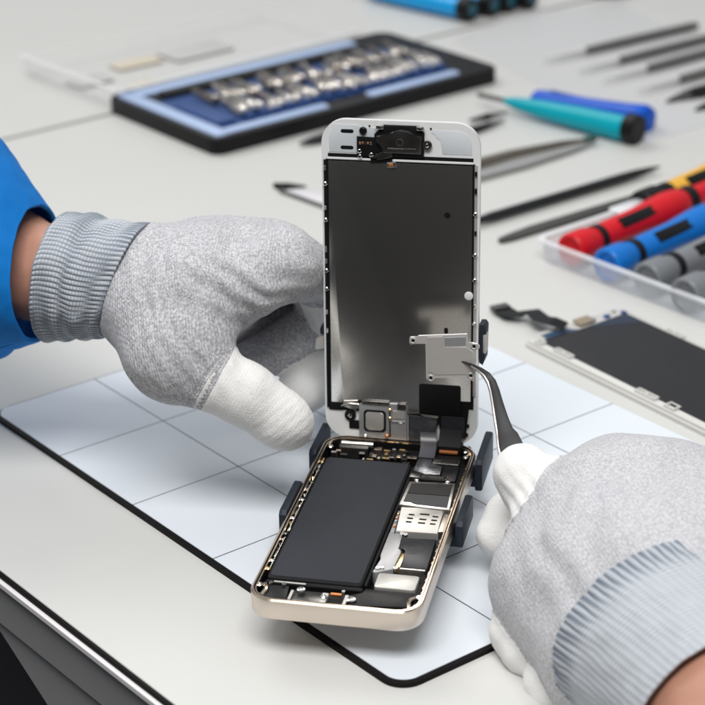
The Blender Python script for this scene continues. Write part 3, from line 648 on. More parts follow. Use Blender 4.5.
# ------------------------------------------------------------------ hands: signed distance field -> surface net
def cone_sdf(P, a, b, ra, rb):
    ba = b-a; l2 = float(ba@ba)+1e-9
    t = np.clip(((P-a)@ba)/l2, 0, 1)
    d = np.linalg.norm(P-a-t[:, None]*ba, axis=1)
    return d-(ra+(rb-ra)*t), t
def smin(a, b, k):
    h = np.clip(.5+.5*(b-a)/k, 0, 1); return b+(a-b)*h-k*h*(1-h)
def surface_net(field, o, step, shape):
    nx, ny, nz = shape; f = field.reshape(shape); s = f < 0
    idx = -np.ones((nx-1, ny-1, nz-1), int)
    corners = [(i, j, k) for i in (0, 1) for j in (0, 1) for k in (0, 1)]
    cs = [f[i:nx-1+i, j:ny-1+j, k:nz-1+k] for i, j, k in corners]
    ins = sum((c < 0).astype(int) for c in cs); act = (ins > 0) & (ins < 8)
    ii = np.argwhere(act); idx[act] = np.arange(len(ii))
    acc = np.zeros((len(ii), 3)); cnt = np.zeros(len(ii))
    vals = np.stack([c[act] for c in cs], 1)
    for e0 in range(8):
        for e1 in range(e0+1, 8):
            d = np.abs(np.array(corners[e0])-np.array(corners[e1]))
            if d.sum() != 1: continue
            a, b_ = vals[:, e0], vals[:, e1]; cr = (a < 0) != (b_ < 0)
            t = np.where(cr, a/(a-b_+1e-12), 0)
            p = np.array(corners[e0])[None]+t[:, None]*(np.array(corners[e1])-np.array(corners[e0]))[None]
            acc[cr] += p[cr]; cnt[cr] += 1
    V_ = o+step*(ii+acc/cnt[:, None])
    quads = []
    for ax in range(3):
        sl0 = [slice(None)]*3; sl1 = [slice(None)]*3; sl0[ax] = slice(0, -1); sl1[ax] = slice(1, None)
        cr = s[tuple(sl0)] != s[tuple(sl1)]
        w_ = np.argwhere(cr); b1, b2 = (ax+1) % 3, (ax+2) % 3
        ok = (w_[:, b1] > 0) & (w_[:, b2] > 0) & (w_[:, b1] < shape[b1]-1) & (w_[:, b2] < shape[b2]-1)
        w_ = w_[ok]
        def g(d1, d2):
            q = w_.copy(); q[:, b1] -= d1; q[:, b2] -= d2; return idx[q[:, 0], q[:, 1], q[:, 2]]
        q = np.stack([g(1, 1), g(0, 1), g(0, 0), g(1, 0)], 1)
        fl_ = ~s[w_[:, 0], w_[:, 1], w_[:, 2]]
        q[fl_] = q[fl_][:, ::-1]; quads.append(q)
    Q = np.concatenate(quads); Q = Q[(Q >= 0).all(1)]
    return V_, Q
def hand(name, palm, fingers, kp, kf, step, material, parent, wrist_axis, up_dir, coat_len, wrinkles=(), cut=None):
    """palm: list of ((p, r), (p, r)) cones; fingers: dict name -> (list of (p, r), coat length mm)"""
    A = lambda p: np.array(p, float)
    allp = [(A(p), r) for c in palm for p, r in c] + [(A(p), r) for f in fingers for p, r in f[0]]
    lo = np.min([p-r for p, r in allp], 0)-4; hi = np.max([p+r for p, r in allp], 0)+4
    shape = tuple(int(x) for x in np.ceil((hi-lo)/step)+1)
    G = np.stack(np.meshgrid(*[lo[i]+step*np.arange(shape[i]) for i in range(3)], indexing='ij'), -1).reshape(-1, 3)
    def field(P, detail=False):
        d = None
        for (a, ra), (b_, rb) in palm:
            e, _ = cone_sdf(P, A(a), A(b_), ra, rb); d = e if d is None else smin(d, e, kp)
        info = [(d.copy(), None)]
        for ch, cl_, kk in fingers:
            df = None; best = np.full(len(P), 1e9); uu = np.zeros(len(P)); L0 = 0; 
            for (a, ra), (b_, rb) in zip(ch[:-1], ch[1:]):
                e, t = cone_sdf(P, A(a), A(b_), ra, rb); ln = np.linalg.norm(A(b_)-A(a))
                df = e if df is None else smin(df, e, 2.0)
                m_ = e < best; best[m_] = e[m_]
                proj = ((P-A(a))@(A(b_)-A(a)))/ln
                uu[m_] = (L0+np.where(t >= 1, proj, np.where(t <= 0, np.maximum(proj, 0), proj)))[m_]; L0 += ln
            info.append((df, uu, L0, cl_, ch)); d = smin(d, df, kk or kf)
        return (d, info) if detail else d
    fld = np.concatenate([field(G[i:i+200000]) for i in range(0, len(G), 200000)])
    V_, Q = surface_net(fld, lo, step, shape)
    # relax twice to take the grid out of it
    e = np.concatenate([Q[:, [0, 1]], Q[:, [1, 2]], Q[:, [2, 3]], Q[:, [3, 0]]])
    for _ in range(3):
        acc = np.zeros_like(V_); c = np.zeros(len(V_))
        np.add.at(acc, e[:, 0], V_[e[:, 1]]); np.add.at(acc, e[:, 1], V_[e[:, 0]]); np.add.at(c, e[:, 0], 1); np.add.at(c, e[:, 1], 1)
        V_ = .5*V_+.5*acc/np.maximum(c, 1)[:, None]
    d, info = field(V_, True)
    nv = len(V_); ax = A(wrist_axis)/np.linalg.norm(wrist_axis); up = A(up_dir); up = up-ax*(up@ax); up /= np.linalg.norm(up); side = np.cross(ax, up)
    org = A(palm[0][0][0])
    fab = np.zeros((nv, 3)); rel = V_-org
    fab[:, 0] = rel@ax; fab[:, 1] = rel@side+.35*(rel@up)
    best = info[0][0].copy(); dmin = np.min([q[0] for q in info], 0)
    for (df, uu, L0, cl_, ch) in info[1:]:
        m_ = df < best-.5; best = np.minimum(best, df)
        pts = [A(p) for p, r in ch]; t = pts[-1]-pts[0]; t /= np.linalg.norm(t)
        s1 = np.cross(t, up); s1 /= np.linalg.norm(s1)+1e-9; s2 = np.cross(t, s1)
        r_ = V_-pts[0]; ang = np.arctan2(r_@s1, r_@s2)
        fab[m_, 0] = uu[m_]; fab[m_, 1] = ((r_@s1)*1.3+.3*(r_@s2))[m_]
        near = df < dmin+1.2
        co = np.clip((uu-(L0-cl_))/3.0+.5, 0, 1)*near
        fab[:, 2] = np.maximum(fab[:, 2], co)
    # normals by gradient, then folds and a thicker coating
    eps = .4; grad = np.stack([field(V_+np.eye(3)[i]*eps)-field(V_-np.eye(3)[i]*eps) for i in range(3)], 1)
    grad /= np.linalg.norm(grad, axis=1)[:, None]+1e-9
    disp = np.array([noise.noise(Vector(v)*.045)*.9+noise.noise(Vector(v)*.13)*.35 for v in V_])
    for (c0, dirv, wl, rad, amp) in wrinkles:
        rel = V_-A(c0); q = rel@(A(dirv)/np.linalg.norm(dirv)); fall = np.exp(-(rel**2).sum(1)/rad**2)
        ph_ = np.array([noise.noise(Vector(v)*.06)*2.2 for v in V_])
        disp += amp*fall*np.sin(2*PI*q/wl+ph_)
    disp += fab[:, 2]*(.55+np.array([.22*noise.noise(Vector(v)*.25)+.07*noise.noise(Vector(v)*.8) for v in V_]))
    V_ = V_+grad*disp[:, None]
    me = bpy.data.meshes.new(name)
    me.from_pydata((V_*MM).tolist(), [], Q.tolist()); me.update()
    at = me.attributes.new('fab', 'FLOAT_VECTOR', 'POINT'); at.data.foreach_set('vector', fab.ravel())
    me.polygons.foreach_set('use_smooth', [True]*len(me.polygons)); me.materials.append(material)
    o = bpy.data.objects.new(name, me); COL.objects.link(o); o.parent = parent
    return o
def sweep(name, stations, m, parent, nseg=96, per=40, wall=1.2, z_fn=None, wob=0.0, closed_end=False, ripple=None):
    """stations: (center, radius_side, radius_up, normal of the ring) -> smooth tube with fabric coordinates, given real wall thickness"""
    st = [(Vector(c), a, b_, Vector(t).normalized()) for c, a, b_, t in stations]
    def lerp(i, f):
        p0, p1, p2, p3 = (st[max(0, min(len(st)-1, j))] for j in (i-1, i, i+1, i+2))
        def cr(a, b_, c, d): return .5*((2*b_)+(c-a)*f+(2*a-5*b_+4*c-d)*f*f+(3*b_-a-3*c+d)*f**3)
        return cr(p0[0], p1[0], p2[0], p3[0]), cr(p0[1], p1[1], p2[1], p3[1]), cr(p0[2], p1[2], p2[2], p3[2]), p1[3].lerp(p2[3], f).normalized()
    vs, fb, fs = [], [], []; u = 0; prev = None; rows = 0
    seq = [(i, k/per) for i in range(len(st)-1) for k in range(per)]+[(len(st)-2, 1.0)]
    for i, f in seq:
        c, ra, rb, t = lerp(i, f)
        if prev is not None: u += (c-prev).length
        prev = c
        side = t.cross(Vector((0, 0, 1))).normalized(); up = side.cross(t)
        for k in range(nseg+1):
            a = 2*PI*k/nseg-2.2; dirv = side*math.cos(a)*ra+up*math.sin(a)*rb
            p = c+dirv
            w_ = wob*noise.noise(p*.05)+.4*wob*noise.noise(p*.16)
            if ripple: w_ += ripple(u, a)
            p = p+dirv.normalized()*w_
            vs.append(p); fb.append((u, a*(ra+rb)/2, 0)); 
        rows += 1
    tot = u
    if z_fn: fb = [(x, y, z_fn(x/tot)) for x, y, z in fb]
    for r in range(rows-1):
        for k in range(nseg):
            q = nseg+1; fs.append((r*q+k, r*q+k+1, (r+1)*q+k+1, (r+1)*q+k))
    if closed_end:
        fs.append(tuple(range(nseg))[::-1]); fs.append(tuple((rows-1)*(nseg+1)+k for k in range(nseg)))
    me = bpy.data.meshes.new(name); me.from_pydata([tuple(v*MM) for v in vs], [], fs); me.update()
    at = me.attributes.new('fab', 'FLOAT_VECTOR', 'POINT'); at.data.foreach_set('vector', np.array(fb, float).ravel())
    me.polygons.foreach_set('use_smooth', [True]*len(me.polygons)); me.materials.append(m)
    o = bpy.data.objects.new(name, me); COL.objects.link(o); o.parent = parent
    if wall:
        md = o.modifiers.new('wall', 'SOLIDIFY'); md.thickness = wall*MM; md.offset = -1
    return o

person = empty('person', (0, 0, 0), 0, 'technician in pale grey knit gloves and a blue sleeve, holding the screen and tweezers', 'person')
def T(px, py, Y, r): return (tuple(aty(px, py, Y)), r)

# ---- left glove
LW = T(128, 283, 82, 23)
mi, mm2, mr, mp = T(252, 280, 62, 12.2), T(278, 264, 78, 13.5), T(280, 258, 94, 13.5), T(268, 254, 108, 13)
palmL = [(T(131, 284, 82, 20.6), T(152, 288, 78, 20.6)), (T(158, 292, 70, 18.5), T(200, 291, 63, 16.2)), (T(200, 291, 63, 16.2), mi), (T(158, 280, 82, 18.5), T(215, 277, 80, 17.5)), (T(215, 277, 80, 17.5), mm2), (T(215, 273, 90, 17), mr),
         (T(158, 280, 92, 17.5), T(215, 273, 98, 17)), (T(215, 273, 98, 17), mp), (T(158, 318, 66, 17), T(176, 350, 50, 17.5)), (T(178, 350, 50, 17), T(166, 320, 58, 16.5)),
         (T(205, 288, 98, 17), T(236, 332, 116, 13)), (T(236, 332, 116, 13), T(300, 312, 122, 12))]  # final two cones added to keep light from behind out of the gap
fingersL = [
    ([T(172, 347, 50, 16.5), T(211, 376, 43, 11.9), T(246, 395, 41, 11.4), T(280, 418, 40, 9.9), T(286, 422, 40, 9.6)], 30, 5),     # thumb
    ([mi, T(286, 267, 74, 11.3), T(322, 274, 94, 10.5), T(333, 312, 98, 9.2)], 10, 4),       # index, going behind the screen
    ([mm2, T(322, 278, 100, 10.5), T(320, 318, 108, 9.8), T(284, 346, 98, 9.4), T(250, 364, 90, 8.8)], -20, 2),
    ([mr, T(338, 290, 122, 10.5), T(337, 362, 112, 9.8), T(312, 381, 94, 9.7), T(301, 390, 88, 9.3)], 22, 2),
    ([mp, T(330, 292, 142, 9.5), T(342, 350, 138, 9), T(320, 372, 130, 8.5)], 22, 2),
]
axL = Vector(aty(280, 260, 75))-Vector(aty(130, 283, 82))
gl = hand('glove', palmL, fingersL, 12, 5, .9, M_glove, person, tuple(axL), (0, -.4, .9), 30,
          wrinkles=[(tuple(aty(250, 260, 50)), (.5, 0, .85), 7.5, 26, .8), (tuple(aty(205, 330, 40)), (1, 0, .6), 6, 20, .6), (tuple(aty(285, 428, 30)), (.6, -.2, -.8), 2.8, 12, .13), (tuple(aty(150, 270, 60)), (1, 0, .1), 9, 24, .35)])
def nrm(a, b): return tuple((Vector(b)-Vector(a)).normalized())
def tl(deg): return (-math.cos(math.radians(deg))*.96, .28, math.sin(math.radians(deg)))
c0, c1, c2, c3, c4 = (aty(127, 281, 80), aty(109, 282, 83), aty(92, 280, 87), aty(75, 278, 91), aty(60, 277, 93))
dL = nrm(c0, (c4.x, c4.y+5, c4.z+1))
def fold(u, a):
    d_ = math.atan2(math.sin(a+1.05), math.cos(a+1.05))      # soft folds where the cuff bunches underneath
    return .5*math.sin(u*.62+math.sin(a*2)*1.2)*math.exp(-((u-16)/12)**2)+.20*math.sin(a*78)+1.3*math.exp(-(d_/.22)**2)*min(1, u/10)*(.6+.4*math.sin(u*.5))-1.1*math.exp(-((d_-.34)/.14)**2)*min(1, u/10)
sweep('cuff', [(c0, 22.9, 22.6, tl(20)), (c1, 24.2, 22.6, tl(17)), (c2, 24.6, 22.6, tl(11)), (c3, 25.4, 23.4, tl(7)), (c4, 25.2, 23.6, tl(5)), (aty(58, 277, 93.4), 23.5, 22.2, tl(5))], M_cuff, gl, 240, 24, 1.2,
      z_fn=lambda t: max(0, 1-t/.16), wob=1.6, ripple=fold)
# forearm
fa = [(aty(84, 278, 90), 20.5, 19, dL), (aty(50, 275, 94), 20.0, 18.5, dL), (aty(10, 258, 106), 22, 20, dL), (aty(-100, 190, 140), 30, 28, dL)]
sweep('forearm', fa, M_skin, person, 64, 20, 0, wob=.8, closed_end=True)
s0, s1, s2, s3 = aty(36, 272, 95), aty(6, 253, 100), aty(-28, 236, 108), aty(-150, 160, 140)
dS = (-.95, .20, -.08)
slv = sweep('sleeve', [(s0, 28, 24.5, dS), (s1, 35, 36, dS), (s2, 44, 46, dS), (s3, 54, 56, dS)], M_sleeve, person, 120, 24, 1.6, wob=1.6)

hx = s0+(s1-s0)*.42
sweep('hem', [(s0-(s1-s0)*.01, 28.6, 25.1, dS), (s0+(s1-s0)*.2, 30.4, 27.6, dS), (hx, 32.2, 30.6, dS), (hx+(s1-s0)*.02, 31.2, 29.6, dS)], M_sleeve, slv, 120, 16, .4, wob=1.5)
# ---- right glove
palmR = [(T(690, 640, -95, 27), T(640, 590, -72, 27)), (T(640, 590, -72, 27), T(600, 520, -38, 23)), (T(600, 580, -58, 26), T(560, 585, -52, 20.5)), (T(560, 585, -52, 20.5), T(569, 612, -62, 18)), (T(690, 600, -80, 27), T(650, 520, -35, 25)), (T(650, 520, -35, 25), T(612, 497, -18, 19)), (T(640, 505, -28, 20), T(634, 486, -16, 15.5)), (T(690, 540, -40, 22), T(676, 506, -22, 15)), (T(720, 560, -60, 27), T(700, 531, -34, 24)), (T(620, 660, -84, 24), T(600, 645, -72, 17)), (T(620, 640, -84, 24), T(600, 580, -58, 24))]
fingersR = [
    ([T(590, 560, -45, 20), T(560, 522, -30, 14.5), T(535, 488, -20, 10.8), T(523, 474, -17, 9.9)], 24, 7),       # thumb on top of the tweezers
    ([T(612, 498, -18, 18), T(556, 500, 6, 10.5), T(512, 515, 2, 8.6), T(498, 536, -6, 7.6)], 24, 2),       # index from behind
    ([T(600, 540, -30, 17), T(535, 540, -18, 10), T(520, 570, -24, 9), T(525, 600, -34, 8.5)], 18, 3),
    ([T(590, 600, -50, 18), T(535, 600, -45, 9.5), T(517, 632, -56, 8.2), T(528, 652, -64, 8.0)], 27, 3),
    ([T(600, 640, -65, 18), T(568, 660, -68, 9.5), T(550, 684, -76, 8.0), T(556, 696, -80, 7.8)], 18, 3),
]
axR = Vector(aty(600, 500, -20))-Vector(aty(700, 650, -95))
gr = hand('glove', palmR, fingersR, 12, 4, 1.0, M_glove2, person, tuple(axR), (0, -.4, .9), 26,
          wrinkles=[(tuple(aty(540, 520, -45)), (.7, .2, -.7), 6, 14, .8), (tuple(aty(600, 520, -70)), (.5, 0, .8), 14, 34, .7), (tuple(aty(572, 500, -60)), (.8, 0, -.55), 7, 16, .8), (tuple(aty(520, 500, -30)), (.6, 0, .8), 4.5, 10, .35)])
q0, q1, q2, q3 = aty(664, 636, -88), aty(682, 658, -100), aty(704, 686, -114), aty(724, 712, -126)
dR = nrm(q0, q3)
sweep('cuff', [(q0, 37.0, 35, dR), (q1, 34.0, 31.5, dR), (q2, 30.5, 28, dR), (q3, 27.5, 26, dR)], M_cuff2, gr, 200, 30, 1.2, z_fn=lambda t: max(0, 1-(t/.26)**3), wob=1.3, ripple=lambda u, a: .35*math.sin(a*60)*math.exp(-(u/9)**2))
sweep('forearm', [(q1, 25, 24, dR), (q3, 25, 23.5, dR), (aty(790, 800, -165), 28, 27, dR), (aty(900, 960, -240), 36, 34, dR)], M_skin, person, 64, 20, 0, wob=.8, closed_end=True)

# ------------------------------------------------------------------ bit set
A_ = atz(216, 157); C_ = atz(500, 82)
ca = (C_-A_); ca.z = 0; rzc = math.atan2(ca.y, ca.x); CLn = ca.length; CW = 112
case = empty('bit_case', (A_.x, A_.y, 0), rzc, 'black open bit case with a pale blue tray full of silver driver bits', 'bit case')
b = MB(); b.prism(rr(CLn, CW, 7, 6, CLn/2, CW/2), 0, 9.5, 1.0); b.build('case_shell', M_black, case, True)
b = MB()
tw_, th_ = 176.0, 10.6
b.prism(rr(10, CW-8, 3, 4, 9, CW/2), 9, th_+.4, .9); b.build('tray_end', M_bitblue, case, True)
b = MB(); b.prism(rr(CLn-44, 11, 3, 4, (CLn-44)/2+10, CW-10), 9, th_+.3, .9); b.build('tray_back_lip', M_bitblue, case, True)
b = MB(); b.prism(rr(76, 8, 2.5, 4, 48, 9), 9, th_+.2, .9); b.build('tray_front_lip', M_bitblue, case, True)
b = MB(); b.prism(rr(70, 8, 2.5, 4, 152, 9), 9, th_+.2, .9); b.build('tray_front_lip', M_bitblue, case, True)
b = MB(); b.prism(rr(172, 64, 3, 4, 102, 48), 9.2, 10.0, .3); b.build('insert', M_bitnavy, case, True)
b = MB(); b.prism(rr(14, 44, 2, 4, 22, 40), 10.0, 12.8, 1.0); b.build('insert_block', M_bitnavy, case, True)
b = MB(); b.prism(rr(150, 9, 2, 4, 98, 87.5), 9.6, 12.2, .6); b.build('long_slot', M_black, case, True)
for k in range(16):
    x = 38+9.6*k
    b = MB(); b.prism([(x-3.6, 17), (x+3.6, 17), (x, 27)], 10.0, 13.0, .5); b.build('bit_rest', M_bitnavy, case, True)
def bit_mesh(L_, r0, r1, m, hexn=6):
    b = MB(); b.lathe([(0, 0), (r0*.85, 0), (r0, .6), (r0, L_*.45), (r1, L_*.55), (r1, L_*.93), (r1*.6, L_), (0, L_)], 12 if hexn != 6 else 6); return b
proto = {}
for kind, (L_, r0, r1, m_) in {'a': (27, 2.8, 1.6, M_bit), 'b': (27, 2.8, 1.9, M_bitd), 'c': (22, 3.0, 2.6, M_bit)}.items():
    o = bit_mesh(L_, r0, r1, m_).build('driver_bit', m_, None, True); proto[kind] = o
first = {k: True for k in proto}
for row, (y0, n, lab) in enumerate(((20, 24, 'row nearest the front lip'), (47, 24, 'row along the back of the insert'), (0, 0, ''))):
    for k in range(n):
        kind = 'abacab'[(k*3+row) % 6]
        o = proto[kind] if first[kind] else proto[kind].copy()
        if not first[kind]: COL.objects.link(o)
        first[kind] = False
        x = 36+6.35*k
        loc = Vector((x+rng.uniform(-.8, .8), y0+rng.uniform(-1.5, 1.5), 12.2+rng.uniform(0, 2.6)))
        Mw = Matrix.Translation(Vector((A_.x, A_.y, 0))*MM) @ Matrix.Rotation(rzc, 4, 'Z') @ Matrix.Translation(loc*MM) @ Matrix.Rotation(rng.uniform(-.55, .1), 4, 'Z') @ Matrix.Rotation(-PI/2+rng.uniform(.0, .12), 4, 'X')
        o.matrix_world = Mw
        tag(o, 'small silver driver bit lying in the pale blue tray of the black case', 'driver bit', 'driver bits in the open case')

# ------------------------------------------------------------------ clear plastic box behind the case
cb0 = atz(130, 112)
cbx = empty('clear_box', tuple(atz(128, 116)+Vector((0, 0, 0))), rzc+math.radians(2), 'clear plastic storage box with tan and grey card inside, behind the bit case', 'box')
b = MB()
for (x0, x1, y0, y1) in ((0, 190, 0, 1.6), (0, 190, 103, 104.6), (0, 1.6, 1.7, 102.9), (188.4, 190, 1.7, 102.9)): b.box(x0, x1, y0+8, y1+8, .2, 13, .5)
b.build('box_walls', M_clear, cbx)
b = MB(); b.box(1.7, 188.3, 9.7, 110.9, .2, 1.2, .3); b.build('box_floor', M_clear, cbx)
b = MB(); b.box(-2, 192, 7, 9.5, 13.1, 14.2, .5); b.box(-2, .8, 9.6, 114, 13.1, 14.2, .5); b.build('box_rim', mat('clear_rim', (.95, .95, .95), .1, alpha=.65), cbx)
for (x, y, sx, sy, m_, nm) in ((40, 40, 22, 14, M_card, 'tan'), (66, 84, 34, 16, M_card, 'tan'), (110, 80, 46, 26, M_cardg, 'grey'), (22, 72, 26, 18, M_cardg, 'grey')):
    loc = cbx.location + Matrix.Rotation(cbx.rotation_euler.z, 3, 'Z') @ (Vector((x, y, 1.3))*MM)
    b = MB(); b.prism(rr(sx, sy, 1.5, 3), 0, .8, .25); o = b.build('card_sachet', m_, None, True); o.location = loc; o.rotation_euler = (0, 0, cbx.rotation_euler.z+rng.uniform(-.2, .2))
    tag(o, {40: 'small tan card packet near the left end of the clear box', 66: 'larger tan card packet at the back of the clear box', 110: 'wide grey card packet in the clear box behind the tray', 22: 'grey card packet in the left corner of the clear box'}[x], 'packet', 'packets in the clear box')

# ------------------------------------------------------------------ loose tools
def along(p, q, z=0.0):
    """empty at p, local x towards q on the table; returns (location, yaw, length)"""
    a, c = atz(p[0], p[1], z), atz(q[0], q[1], z); d = c-a
    return a, math.atan2(d.y, d.x), d.length
Ry = Matrix.Rotation(PI/2, 4, 'Y')          # lathe axis z -> x
def lathe_x(prof, n=20, z=0, y=0): 
    b = MB(); b.lathe(prof, n, Matrix.Translation((0, y, z)) @ Ry); return b
# teal driver with black end cap
a, rz, L_ = along((500, 99), (638, 131), 8)
t = empty('screwdriver', (a.x, a.y, 0), rz, 'slim teal handled screwdriver with a black end cap and short steel shaft', 'screwdriver')
lathe_x([(0, 4), (2.0, 4), (3.6, 12), (5.4, 30), (6.8, 60), (7.3, L_-12), (7.0, L_-7), (0, L_-7)], 24, 7.6).build('handle', M_teal, t, True)
lathe_x([(0, L_-7), (8.4, L_-7), (8.6, L_-4), (8.4, L_), (7.4, L_+.8), (0, L_+.8)], 24, 8.7).build('end_cap', M_black, t, True)
lathe_x([(0, -16), (1.5, -16), (1.5, 14), (0, 14)], 10, 7.6).build('shaft', M_dkmetal, t, True)
# blue flat opener behind it
a, rz, L_ = along((533, 93), (650, 122), 6)
t = empty('pry_tool', (a.x, a.y, 0), rz, 'bright blue rounded plastic pry tool lying behind the teal screwdriver', 'pry tool')
b = MB(); b.loft([[Vector((x, w_*math.cos(2*PI*k/20), hh+hh*math.sin(2*PI*k/20))) for k in range(20)] for x, w_, hh in ((0, 3, 2.5), (3, 6.5, 4.2), (14, 7.4, 4.8), (L_*.45, 6.2, 5.4), (L_*.8, 7.4, 6.8), (L_-5, 9.0, 7.6), (L_-1.5, 8.0, 7.0), (L_, 5, 5.0))]); b.build('body', M_bluep, t, True)
b = MB(); b.prism(rr(22, 4.0, 1.9, 5, 24, 0), 8.9, 10.2, .3); b.build('grip_groove', mat('dark_blue', (.004, .07, .36), .35), t, True)
# cyan drivers at the top edge of the picture
ends = [((368, -9), (470, 13)), ((395, -10), (492, 8)), ((412, -14), (509, 4)), ((436, -15), (530, 1))]
for i, (p, q) in enumerate(ends):
    a, rz, L_ = along(p, q, 6)
    lab = ['cyan handled screwdriver with dark end cap, nearest of the row at the far edge', 'second cyan screwdriver from the near side, partly behind the nearest one', 'third cyan screwdriver in the far row, only its black cap showing clearly', 'cyan screwdriver at the right end of the far row'][i]
    t = empty('screwdriver', (a.x, a.y, 0), rz, lab, 'screwdriver', 'cyan screwdrivers in a row')
    lathe_x([(0, 0), (5, 0), (7.0, 8), (7.6, L_*.5), (7.2, L_-9), (7.2, L_-7), (0, L_-7)], 20, 8).build('handle', M_cyan, t, True)
    lathe_x([(0, L_-7), (7.9, L_-7), (8.3, L_-3), (8.0, L_+1.5), (7.0, L_+2.4), (0, L_+2.4)], 20, 8.5).build('end_cap', M_black, t, True)
    lathe_x([(0, L_+2.4), (4.6, L_+2.4), (4.4, L_+2.8), (0, L_+2.8)], 16, 8.5).build('cap_dot', mat('teal_dot', (.01, .10, .14), .4), t, True)
    lathe_x([(0, -50), (2, -50), (2, 0), (0, 0)], 10, 8).build('shaft', M_steel, t, True)
# thin translucent pouch the picks and the blue tool lie on
pp = [atz(*p) for p in ((452, 40), (560, 96), (650, 142), (800, 95), (620, 2), (520, 14))]
t = empty('plastic_pouch', tuple(pp[0]), 0, 'flat white translucent plastic pouch under the grey picks and the blue tool', 'pouch')
b = MB(); b.prism([((p-pp[0]).x, (p-pp[0]).y) for p in pp], .05, .45, .1); b.build('sheet', mat('milky_film', (.80, .80, .81), .3, alpha=.6), t)
b = MB(); ed = [pp[1]-pp[0], pp[2]-pp[0]]; b.tube([ed[0]+Vector((0, 0, .6)), ed[1]+Vector((0, 0, .6))], .8, 8); b.build('welded_edge', mat('milky_edge', (.70, .74, .84), .3), t, True)
# grey picks on the right
for i, (tip, s, e, lab) in enumerate((((545, 60), (584, 50), (697, 24), 'grey handled pick, farthest of the four at the upper right'), ((575, 69), (617, 60), (724, 33), 'second grey handled pick from the far side at the upper right'), ((600, 79), (645, 68), (746, 41), 'third grey handled pick from the far side at the upper right'), ((632, 88), (677, 79), (764, 55), 'nearest of the four grey handled picks at the upper right'))):
    a, rz, L_ = along(s, e, 4); tp = atz(tip[0], tip[1], 4); tl = (tp-a).length
    t = empty('precision_pick', (a.x, a.y, 0), rz, lab, 'pick', 'grey handled picks')
    lathe_x([(0, 0), (1.6, 0), (2.4, 3), (2.8, L_*.3), (2.7, L_*.95), (2.0, L_), (0, L_)], 14, 3.4).build('handle', M_greytool, t, True)
    lathe_x([(0, -tl), (.6, -tl), (1.5, -tl*.6), (2.0, -2), (2.2, 0), (0, 0)], 12, 4).build('shaft', mat('pale_shaft', (.66, .66, .65), .4), t, True)
# dark triangular scraper, right edge
a, rz, L_ = along((666, 101), (712, 88), 2)
t = empty('scraper', (a.x, a.y, 0), rz, 'dark pointed scraper blade with a black clip at the right edge', 'scraper')
b = MB(); b.prism([(0, 0), (6, -1.5), (26, -8.0), (44, -8.0), (44, 6), (26, 8), (8, 3)], .1, 2.4, .5); b.build('blade', M_dkmetal, t, True)
b = MB(); b.prism(rr(20, 8, 3, 4, 32, -1), 2.4, 5.2, 1.2); b.build('black_clip', M_black, t, True)
a, rz, L_ = along((695, 109), (730, 97), 2)
t = empty('small_scraper', (a.x, a.y, 0), rz, 'narrow dark blade tip at the right edge below the scraper', 'scraper')
b = MB(); b.prism([(0, 0), (8, -3), (34, -4), (34, 4), (10, 3)], .1, 2.4, .5); b.build('blade', M_darktool, t, True)
b = MB(); b.prism(rr(24, 7, 2, 4, 46, 0), .1, 5.0, 1.0); b.build('handle', M_black, t, True)
# black spudger
a, rz, L_ = along((452, 229), (660, 167), 3)
t = empty('spudger', (a.x, a.y, 0), rz, 'black nylon spudger with a pointed end, lying beside the upright screen', 'spudger')
b = MB(); b.loft([[Vector((x, w_*math.cos(2*PI*k/12), 3.3+hh*math.sin(2*PI*k/12))) for k in range(12)] for x, w_, hh in ((0, .6, .6), (14, 2.0, 1.4), (26, 2.9, 2.4), (L_*.8, 2.9, 2.4), (L_-18, 2.5, 2.2), (L_-6, 1.3, 1.3), (L_, .4, .4))]); b.build('body', M_darktool, t, True)
# long flat steel opener
a, rz, L_ = along((497, 239), (702, 177), 2)
t = empty('flat_opener', (a.x, a.y, 0), rz, 'long flat grey steel opener with a rounded end, between spudger and driver tray', 'opener')
b = MB(); b.prism([(0, -1.5), (1.5, -3.2), (8, -4.0), (L_, -3.6), (L_, 3.6), (24, 3.4), (8, 1.6), (1.2, .6)], .1, 2.2, .4); b.build('blade', mat('grey_steel', (.065, .065, .06), .45, .4, var=.12, vscale=60), t, True)
# tapered steel tweezers/blade that runs behind the screen
a, rz, L_ = along((273, 184), (345, 207), 2)
t = empty('flat_scalpel', (a.x, a.y, 0), rz, 'white plastic card opener with a black tip and grey edge, left of the screen', 'opener')
b = MB(); b.prism([(9, -2.6), (62, -5.0), (62, 12), (16, 8.5)], .1, 1.6, .4); b.build('blade', mat('white_plastic', (.74, .72, .74), .35), t, True)
b = MB(); b.prism([(0, 0), (10, -2.8), (16.5, 8.8), (6, 5.5)], .1, 3.0, .8); b.build('black_tip', M_blackm, t, True)
b = MB(); b.prism([(9, -4.2), (62, -6.8), (62, -5.1), (9, -2.7)], .1, 2.2, .3); b.build('grey_edge', M_greytool, t, True)
b = MB(); b.prism([(58, 3), (66, 3), (66, 8), (58, 8)], 1.6, 2.0, .1); b.build('blue_mark', M_cyan, t, True)
a, rz, L_ = along((430, 182), (596, 141), 2)
t = empty('long_tweezers', (a.x, a.y, 0), rz, 'long slim steel tweezers with a dark upper arm, behind the spudger', 'tweezers')
b = MB(); b.tube([(0, 5, 3), (L_*.5, 4.2, 4.6), (L_*.8, 2.6, 4.2), (L_, 0, 3.2)], [4.4, 4.0, 3.0, 1.4], 10, flat=.6); b.build('arm', mat('dull_bronze', (.20, .17, .14), .35, .8), t, True)
